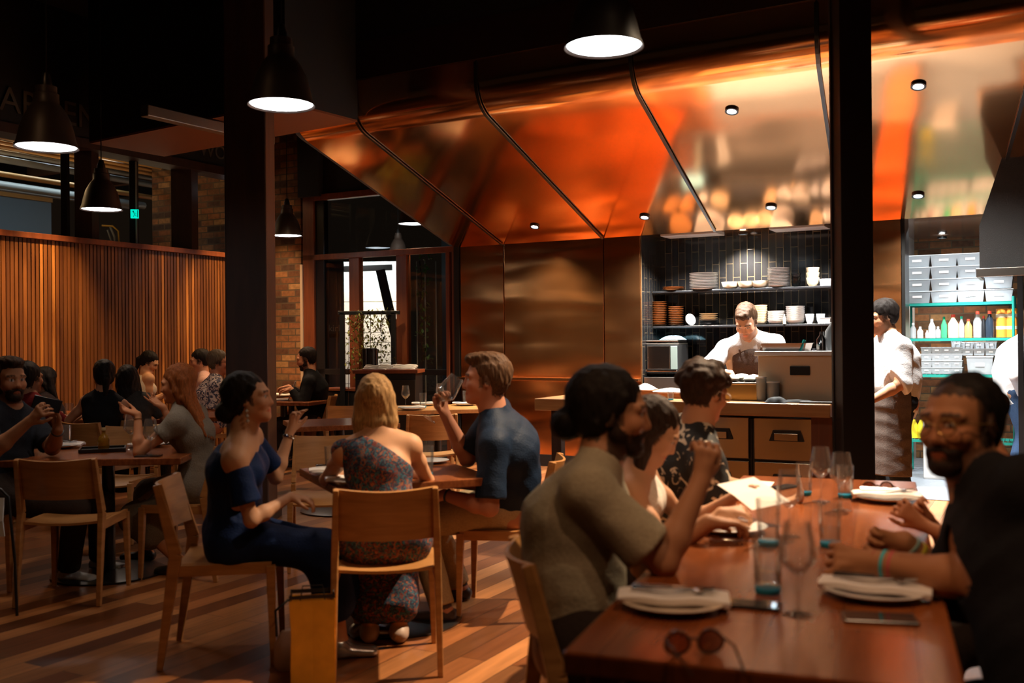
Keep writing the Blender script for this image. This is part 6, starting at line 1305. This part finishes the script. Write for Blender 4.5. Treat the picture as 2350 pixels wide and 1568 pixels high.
@P
def woman_right():
    return person('woman mostly hidden behind the man with glasses, hands clasped above the table', pelvis=(1.72, 3.15, .56), head=at(2222, 955, 3.28), yaw=172, hyaw=185, hpitch=-5, fem=True, res=.0075, tone=(.48, .20, .10), hairmat=H_DBR, hair='updo', hth=.006, bunpos=(-.11, 0, .03),
        handL=at(2118, 1205, 3.2), poleL=(.6, -.6, -1), dirL=(-.6, .1, .5), palmL=(-.2, .9, .2), curlL=.8, handR=at(2128, 1188, 3.32), poleR=(.6, .6, -1), dirR=(-.5, -.3, .5), palmR=(-.2, -.9, .2), curlR=.8, footL=(1.25, 3.0, 0), footR=(1.25, 3.3, 0), pants=fabric('dark_trousers', (.03, .02, .016)), shoes=M_BLK,
        top='strappy', topmat=pattern('teal_print', (.03, .22, .24), [(.7, .42, .12), (.02, .05, .1)], scale=26, thr=.52), neckr=.09, s=.98)
@P
def woman_navy():
    i = person('dark-haired woman in an off-shoulder navy dress, in profile with hands raised', pelvis=(-1.25, 4.52, .56), head=at(572, 914, 4.4), yaw=10, syaw=2, hyaw=2, hpitch=6, fem=True, res=.0068, tone=TONE, hairmat=H_BLK, hair='updo', bunpos=(-.115, 0, -.055), bunr=.052, hth=.010,
        handL=at(666, 990, 4.8), poleL=(.1, .2, -1), dirL=(.3, .1, 1), palmL=(.6, -.5, -.3), curlL=(.3, .5, .7, .8), handR=at(668, 1140, 4.45), poleR=(-.3, -.7, -1), dirR=(.9, .1, -.2), palmR=(0, .1, -1), curlR=.5,
        footL=(-.72, 4.75, 0), footR=(-.78, 4.45, 0), bow=.03, top='offshoulder', topname='dress', topmat=fabric('navy_dress', (.004, .016, .070), .7), sleeve=.72, sleevew=.02, skirt=1.55, neckr=.06, fit=.006, shoes=plain('silver_shoe', (.45, .45, .47), .25, .8), shoetop=0)
    m = MB(); hp = i['hp']
    for k in range(3): m.lathe([(0, -.011), (.009 - .002 * k * 0, 0), (0, .011)], c=V(hp(.002, .090, -.058 - .024 * k)), n=8)
    m.build('earring', plain('pearl_silver', (.7, .66, .6), .25, .6), i['T']); band(i, 'L', .03, .024, M_CHROME, 'watch_strap', .006); return i
@P
def woman_blonde():
    return person('blonde woman seen from behind in a one-shouldered paisley dress', pelvis=(gx(880, 4.45), 4.45, .56), head=at(862, 922, 4.62), yaw=98, hyaw=95, hpitch=-4, fem=True, res=.0068, tone=(.60, .31, .17), hairmat=H_BLO, hair='long', hlen=.34, hdrift=(.0, -.02, 0), hth=.018,
        handL=at(800, 1080, 4.95), poleL=(-1, -.5, -.8), handR=at(925, 1075, 4.95), poleR=(1, -.5, -.8), palmL=(0, 0, -1), palmR=(0, 0, -1), footL=(gx(835, 4.6), 4.7, 0), footR=(gx(905, 4.6), 4.7, 0), bow=.02,
        top='oneshoulder', strap='L', topname='dress', topmat=pattern('paisley', (.012, .018, .045), [(.30, .085, .03), (.16, .025, .02), (.02, .10, .14)], scale=24, dist=2.5, thr=.56), skirt=1.75, neckr=.05, shoes=plain('beige_shoe', (.45, .32, .25), .5), shoetop=0)
@P
def man_navy():
    i = person('man in a navy shirt and beige trousers raising a wine glass, in profile', pelvis=(-.03, 5.25, .56), head=at(1114, 872, 5.05), yaw=174, syaw=178, hyaw=182, hpitch=2, res=.007, tone=(.46, .20, .12), hairmat=H_BRN, hair='quiff', hth=.010, hamp=.004,
        handR=at(1022, 952, 5.25), poleR=(-.1, .1, -1), dirR=(-.25, -.05, 1), palmR=(.5, -.7, .1), curlR=(.8, .8, .85, .9), handL=at(1020, 1136, 4.98), poleL=(.6, -.5, -1), dirL=(-1, .1, -.15), palmL=(0, .2, -1), curlL=.35,
        footL=(-.36, 5.0, 0), footR=(-.30, 5.45, 0), bow=.045, top='rolled', sleeve=.86, sleevew=.018, topmat=fabric('navy_shirt', (.008, .018, .040), .6), fit=.018, neckr=.066, hem=-.12, pants=fabric('beige_chinos', (.42, .32, .19)), shoes=plain('brown_shoe', (.05, .03, .025), .4), s=1.06, hs=.98)
    band(i, 'L', .02, .030, plain('watch_black', (.02, .02, .02), .3), 'watch_strap', .007)
    g_ = wine_f(at(1010, 955, 5.12), 'wine glass held tilted in the raised hand of the man in the navy shirt'); g_.location = at(983, 962, 5.17); g_.rotation_euler = (0, math.radians(35), 0); g_.scale = (1.2,) * 3
    return i
@P
def man_phone():
    i = person('bearded man at far left in a black open-collar shirt filming with a phone', pelvis=(-2.95, 5.85, .56), head=at(22, 872, 5.9), yaw=-15, hyaw=-38, hpitch=0, res=.0078, tone=TAN, hairmat=H_DBR, hair='quiff', beard=.8, hth=.008,
        handR=at(66, 968, 5.55), poleR=(-.3, -.5, -1), dirR=(.7, -.1, .6), palmR=(.3, .8, 0), curlR=.6, handL=at(133, 985, 5.75), poleL=(.2, .2, -1), dirL=(-.3, .0, 1), palmL=(-.3, -.8, 0), curlL=.75, footL=(-2.6, 6.25, 0), footR=(-2.66, 5.95, 0),
        top='short', sleeve=.85, topmat=fabric('black_shirt', (.012, .014, .02)), neckr=.085, neckf=.03, hem=-.10, pants=fabric('dark_trousers', (.03, .02, .016)), shoes=plain('pale_sneaker', (.6, .62, .62), .5), s=1.03)
    ph = phone(at(108, 928, 5.62), 'black phone held up by the man filming at far left'); ph.rotation_euler = (math.radians(80), math.radians(15), .3)
    band(i, 'L', .03, .030, M_BLK, 'watch_strap', .006); return i
@P
def woman_red():
    i = person('woman with long red hair and a grey top gesturing with open hands', pelvis=(gx(452, 6.2), 6.2, .56), head=at(406, 882, 6.15), yaw=174, hyaw=185, hpitch=-6, fem=True, res=.0075, tone=(.58, .26, .13), hairmat=H_RED, hair='long', hlen=.38, hdrift=(.14, 0, 0), hth=.016,
        handL=at(316, 952, 6.0), poleL=(.2, -.3, -1), dirL=(-.85, -.1, .35), palmL=(0, -.2, 1), curlL=(.15, .25, .4, .5), handR=at(375, 935, 6.4), poleR=(.2, .2, -1), dirR=(-.8, 0, .6), palmR=(.1, -.4, .9), curlR=(.1, .2, .3, .3), footL=(gx(412, 6.1), 6.1, 0), footR=(gx(330, 6.5), 6.5, 0),
        top='tee', sleeve=.45, topmat=fabric('grey_top', (.19, .165, .13)), neckr=.06, skirt=1.35, shoes=M_BLK, shoetop=0)
    band(i, 'L', .03, .023, plain('gold', (.7, .45, .15), .25, 1), 'bracelet', .0025)
    c = Sdf(); h, k, a = i['L']['L'][:3]; h2, k2, a2 = i['L']['R'][:3]
    for x, y in ((h, k), (h2, k2)): c.cone(x + nv((0, 0, .03)), y + nv((0, 0, .02)), .085, .075, .07)
    c.cone(k, k + (a - k) * .35, .08, .07, .05); c.cone(k2, k2 + (a2 - k2) * .3, .08, .07, .05); c.fn(wob(30, .010, 2)); sdf_mesh('skirt', c, .009, fabric('pale_skirt', (.40, .33, .28)), i['T']); return i
@P
def man_red():
    return person('dark-haired man in a dark red shirt seen from behind at far left', pelvis=pel(72, 8.3), head=at(68, 868, 8.3), yaw=62, hyaw=70, res=.010, tone=TAN, hairmat=H_BLK, hair='short', hth=.016, handL=F_(80, 8.6)[:2] + (.8,), handR=F_(140, 8.5)[:2] + (.8,), nolegs=True, top='tee', sleeve=.8, topmat=fabric('red_shirt', (.16, .010, .010)), poleL=(-1, 0, -1), poleR=(1, 0, -1), pants=fabric('dark_trousers', (.03, .02, .016)), s=1.05)
@P
def woman_behind_red():
    return person('dark-haired woman half hidden behind the man in the red shirt', pelvis=pel(112, 9.2), head=at(96, 872, 9.2), yaw=200, hyaw=215, res=.010, fem=True, tone=TONE, hairmat=H_BLK, hair='long', hlen=.2, handL=F_(90, 8.9)[:2] + (.8,), handR=F_(80, 9.3)[:2] + (.8,), nolegs=True, top='tank', topmat=fabric('dark_top', (.03, .02, .02)))
@P
def woman_black():
    return person('woman with a dark ponytail in a black sleeveless top seen from behind', pelvis=pel(238, 8.25), head=at(238, 862, 8.2), yaw=78, hyaw=120, res=.009, fem=True, tone=(.55, .27, .15), hairmat=H_BLK, hair='pony', hth=.018, handL=F_(178, 8.5)[:2] + (.80,), handR=F_(280, 8.6)[:2] + (.8,), poleL=(-1, -.4, -1), poleR=(1, -.4, -1), nolegs=True, top='tank', topmat=fabric('black_top', (.010, .010, .012)), pants=fabric('dark_trousers', (.03, .02, .016)), s=1.05)
@P
def woman_grey():
    return person('woman with long black hair in a dark grey top seen from behind', pelvis=pel(322, 8.55), head=at(290, 872, 8.6), yaw=95, hyaw=130, res=.009, fem=True, tone=TONE, hairmat=H_BLK, hair='long', hlen=.27, hth=.018, hdrift=(.08, -.03, 0), handL=F_(290, 9)[:2] + (.8,), handR=F_(370, 8.9)[:2] + (.8,), poleL=(-1, -.4, -1), poleR=(1, -.4, -1), nolegs=True, top='tee', topmat=fabric('dark_grey_top', (.06, .055, .05)), pants=fabric('dark_trousers', (.03, .02, .016)), s=1.03)
@P
def woman_strappy():
    return person('woman with dark tied-back hair in a pale strappy top leaning forward by the screen', pelvis=pel(338, 11.15), head=at(344, 832, 11.2), yaw=10, syaw=40, hyaw=0, hpitch=-30, res=.010, fem=True, tone=(.62, .33, .18), hairmat=H_BLK, hair='pony', hth=.012, handL=F_(372, 11.4)[:2] + (.85,), handR=F_(378, 11.0)[:2] + (.85,), nolegs=True, top='strappy', topmat=fabric('pale_top', (.6, .5, .4)))
@P
def man_pink():
    return person('man in a pale pink shirt with short dark hair facing left by the screen', pelvis=pel(468, 11.55), head=at(457, 828, 11.45), yaw=200, hyaw=200, hpitch=-10, res=.010, tone=(.55, .26, .15), hairmat=H_BLK, hair='short', hth=.012, handL=F_(420, 11.6)[:2] + (.9,), handR=F_(430, 11.9)[:2] + (.9,), nolegs=True, top='short', topmat=fabric('pink_shirt', (.60, .36, .30)))
@P
def man_floral():
    return person('grey-haired man with glasses in a cream and navy floral shirt', pelvis=pel(488, 10.9), head=at(504, 832, 10.9), yaw=20, hyaw=5, hpitch=-5, res=.0095, tone=(.50, .21, .12), hairmat=hairmat('hair_grey', (.10, .075, .05)), hair='short', hth=.012, glasses='dark_frame', handL=F_(540, 11.2)[:2] + (.8,), handR=F_(535, 10.8)[:2] + (.8,), nolegs=True, top='short', topmat=pattern('floral_shirt', (.62, .52, .48), [(.05, .05, .09)], scale=17, dist=2.5, thr=.5), s=1.05, fit=.02)
@P
def man_suit():
    return person('dark-haired man in a black jacket typing on a laptop near the brick wall', pelvis=pel(714, 11.9), head=at(702, 824, 11.8), yaw=184, hyaw=184, hpitch=-14, res=.009, tone=(.58, .27, .15), hairmat=H_BLK, hair='short', hth=.010, beard=.75, handL=at(668, 893, 11.6), handR=at(662, 888, 11.95), poleL=(.6, -.4, -1), poleR=(.6, .4, -1), dirL=(-1, .1, -.1), dirR=(-1, .1, -.1), footL=(gx(655, 11.5), 11.6, 0), footR=(gx(655, 11.5), 11.9, 0),
        top='long', sleeve=1.9, topmat=fabric('black_jacket', (.010, .010, .011)), fit=.02, neckr=.06, pants=fabric('dark_trousers', (.03, .02, .016)), shoes=M_BLK, s=1.05)
WHITE_J = fabric('chef_white', (.80, .80, .82), .8, .05)
def apron(i, mat, z0, z1, d0=.0, straps=True, side=.15):
    c = Sdf(); P0, sp, Fs, Rs, ch = i['P0'], i['sp'], i['Fs'], i['Rs'], i['chest']; c.cone(P0 + nv((0, 0, z0)), P0 + nv((0, 0, .0)), .20, .185, .04, Rs, .235, .22); c.cone(P0, ch, .185, .19, .04, Rs, .215, .215); c.fn(wob(18, .008, 4))
    c2 = Sdf(); F_b = Fs
    pl = P0 + Fs * d0
    def keep(F, ax):
        X, Y, Z = ax[0][:, None, None], ax[1][None, :, None], ax[2][None, None, :]; D = -((X - pl[0]) * Fs[0] + (Y - pl[1]) * Fs[1]); zt = (Z - (P0[2] + z1)); w = np.abs((X - ch[0]) * Rs[0] + (Y - ch[1]) * Rs[1]) - np.where(Z > P0[2] + .12, side, .3); return np.maximum(np.maximum(np.maximum(F, D), zt), w)
    c.fn(keep); c.plane(P0 + nv((0, 0, z0)), (0, 0, -1)); sdf_mesh('apron', c, .009, mat, i['T'])
    if straps:
        m = MB()
        for e in (-1, 1): m.tube([V(ch + Fs * .140 + Rs * .085 * e + sp * (z1 - .30)), V(ch + Fs * .125 + Rs * .085 * e + sp * .12), V(i['NB'] + Rs * .07 * e + Fs * .045 + sp * .015), V(i['NB'] - Fs * .05 + Rs * .03 * e)], .007, 6)
        m.build('apron_strap', mat, i['T'], smooth=True)
@P
def chef_front():
    i = person('chef in whites and a brown apron bent over the bar, looking down', pelvis=(gx(1742, 8.05), 8.15, .95), head=at(1712, 738, 7.85), yaw=-108, syaw=-105, hyaw=-118, hpitch=-38, res=.007, tone=PALE, hairmat=H_LBR, hair='quiff', hth=.008, beard=.55, beardcol=(.10, .05, .025), handR=at(1676, 858, 7.65), poleR=(-1, .5, -.4), dirR=(.3, -.5, -.6), palmR=(.7, 0, -.4), curlR=.6, handL=at(1745, 870, 7.6), poleL=(1, .6, -.4), dirL=(-.4, -.3, -.6), curlL=.6,
        footL=(gx(1765, 8.2), 8.25, 0), footR=(gx(1715, 8.2), 8.25, 0), top='short', sleeve=.98, sleevew=.03, topmat=WHITE_J, fit=.02, neckr=.066, hem=-.16, pants=fabric('black_trousers', (.014, .014, .016)), shoes=M_BLK, s=1.03)
    apron(i, fabric('apron_brown', (.085, .06, .05)), -.45, .47); return i
@P
def chef_walk():
    i = person('dark-haired chef walking left in white jacket and grey-brown apron behind the black column', pelvis=(gx(2052, 7.75), 7.75, .94), head=at(2024, 728, 7.75), yaw=190, syaw=186, hyaw=188, hpitch=-12, res=.007, tone=(.55, .27, .15), hairmat=H_BLK, hair='short', hth=.016, beard=.4, handL=at(1998, 920, 7.5), poleL=(.8, -.2, -.8), dirL=(-1, 0, -.5), curlL=.6, handR=at(1990, 925, 7.9), poleR=(.6, .3, -.8), dirR=(-1, 0, -.4), curlR=.6,
        footL=(gx(2085, 7.7), 7.65, 0), footR=(gx(2030, 7.8), 7.85, 0), kpoleL=(-1, 0, .2), kpoleR=(-1, 0, .2), top='short', sleeve=1.02, sleevew=.03, topmat=WHITE_J, fit=.03, neckr=.062, hem=-.17, pants=fabric('black_jeans2', (.016, .020, .026)), shoes=M_BLK, s=1.03)
    apron(i, fabric('apron_grey', (.13, .10, .085)), -.58, .10, -.02, False); return i
@P
def chef_right():
    return person('kitchen worker in white jacket and blue jeans bending at the far right of the pantry', pelvis=(gx(2330, 9.6), 9.65, .93), head=at(2372, 745, 9.5), yaw=-20, hyaw=-20, hpitch=-30, res=.009, tone=TONE, hairmat=H_BRN, hair='short', handL=at(2370, 880, 9.8), handR=at(2345, 905, 9.4), poleR=(-.6, -.5, -.6), footL=(gx(2325, 9.8), 9.8, 0), footR=(gx(2312, 9.6), 9.55, 0), kpoleL=(1, 0, .2), kpoleR=(1, 0, .2), top='long', topmat=WHITE_J, fit=.035, hem=-.17, pants=fabric('blue_jeans', (.035, .065, .13)), shoes=M_BLK, s=1.02)
import time as _t
for fn in PEOPLE:
    if ONLY and fn.__name__ not in ONLY: continue
    t0 = _t.time(); fn(); print('PERSON', fn.__name__, round(_t.time() - t0, 2))
# white napkins on laps
o = cloth('lap_napkin', 1200, 0, .26, .22, .03, M_NAP, 'white napkin on the lap of the man in the navy shirt', 12); o.location = (-.22, 5.08, .665); o.rotation_euler = (0, .15, .2)
# ================================================================== LIGHT
w = bpy.data.worlds.new('world'); sc.world = w; w.use_nodes = True
w.node_tree.nodes['Background'].inputs[0].default_value = (1.0, .62, .38, 1); w.node_tree.nodes['Background'].inputs[1].default_value = .006
LAMP = (1.0, .60, .31)
for p, e in zip(PEND, [40, 24, 22, 60, 110, 110, 12]):
    spot('pendant_light', p + V((0, 0, -.02)), p + V((0, 0, -2)), e, 140, LAMP, 1.0, .15)
for i, p in enumerate(DL_SPOTS): spot('down_light', p, p + V((0, 0, -2)), [1000, 650, 600, 1000, 800, 700, 500, 120][i], [110, 130, 125, 110, 120, 110, 120, 100][i], (1.0, .93, .84) if i != 5 else (1, .74, .45), 1.0, .04)
# wall washers on the timber screen (ceiling-mounted)
for px_ in (-60, 95, 250, 380, 500):
    z_ = -.75; r_ = ray(px_, 800); k_ = r_.x / r_.y; u_ = (k_ * (S0.y) - (S0.x)) / (A.x - k_ * A.y)
    spot('screen_washer', S(u_, 3.5, z_), S(u_, 1.3, -.05), 400 if px_ != 380 else 130, 55, (1, .60, .24), 1.0, .05)
spot('brick_washer', W(t_of(655), 3.7, -.9), W(t_of(655), 1.5), 210, 42, (1, .6, .28), .8, .05)
# unseen fill lamps added to brighten niche, bar and pantry
for t_ in (1.75, 2.5, 3.2): spot('niche_fill', W(t_, 2.5, .0), W(t_, 1.2, .15), 240, 120, (.97, .98, 1.0), .9, .03)
for t_ in (1.5, 2.6, 3.3): spot('bar_fill', W(t_, 3.0, -2.5), W(t_, 1.0, -2.7), 420, 75, (1, .95, .88), .8, .03)
area('pantry_fill', W(4.5, 2.50, .3), W(4.5, .9, 1.0), 22, 1.4, .4, (.90, .96, 1.0))  # added fill for the shelves, apart from the modelled pantry downlight
spot('pantry_fill_spot', W(4.5, 2.5, .2), W(4.5, .3, 1.2), 330, 75, (.9, .96, 1), .9, .05)  # added fill aimed at the lower pantry shelves
# unseen warm spots over the dining room, no fixtures modelled
spot('unseen_dining_spot', (1.6, 1.6, 4.6), (.2, 4.3, 0), 60, 60, (1, .70, .42), .6, .06)
spot('unseen_dining_spot', (-1.0, 1.5, 4.6), (-1.0, 4.6, .5), 30, 60, (1, .52, .24), .8, .06)
spot('unseen_dining_spot', (2.3, 5.4, 4.7), (.25, 4.2, 0), 2200, 40, (1, .74, .48), .7, .06)
spot('unseen_dining_spot', (-3.0, 3.5, 4.6), (-2.4, 6.4, .5), 25, 70, (1, .52, .24), .8, .06)
spot('unseen_dining_spot', (1.0, 1.0, 4.6), (1.3, 3.0, .7), 110, 60, (1, .55, .30), .8, .06)
spot('unseen_dining_spot', (-.8, 9.5, 4.6), (-.7, 10.2, .5), 420, 50, (1, .80, .58), .8, .06)  # added to brighten the pale far table
spot('unseen_dining_spot', (-2.3, 10.8, 3.45), (-3.0, 11.6, .9), 90, 80, (1, .62, .32), .8, .06)
spot('unseen_dining_spot', (-1.2, 7.9, 4.6), (-1.3, 9.0, .5), 80, 60, (1, .62, .32), .8, .06)
# hall beyond the screen
area('hall_light', S(-1, 2.9, 2.6), S(-1, 4.5, 2.6), 12, 4, .3, (1, .72, .42))
area('hall_light', S(0, 4.4, 4.0), S(0, 1, 4.4), 25, 3, .3, (.8, .95, 1.0))
sc.view_settings.view_transform = 'Standard'; sc.view_settings.look = 'None'; sc.view_settings.gamma = 1; sc.view_settings.exposure = 0.0; sc.view_settings.use_curve_mapping = False
cy = sc.cycles; cy.max_bounces = 7; cy.diffuse_bounces = 3; cy.glossy_bounces = 4; cy.transmission_bounces = 4; cy.transparent_max_bounces = 14
cy.caustics_reflective = False; cy.caustics_refractive = False; cy.sample_clamp_indirect = 4.0; cy.sample_clamp_direct = 0
cy.use_denoising = True; cy.use_adaptive_sampling = True; cy.adaptive_threshold = .02

spot('planter_fill', (gx(800, 10.6), 10.8, 3.2), at(848, 780, 12.1), 90, 40, (1, .75, .4), .7, .05)  # warm fill added for the trellis leaves, no lamp stands there

spot('unseen_dining_spot', (-.9, 1.3, 3.6), (1.2, 2.6, 1.1), 110, 42, (1, .52, .26), .8, .08)  # face fill added for the man in the black tee, no fixture
area('hall_light', S(-3, 4.6, 3.4), S(-3, 4.0, 2.0), 60, 5, .3, (1, .62, .28))
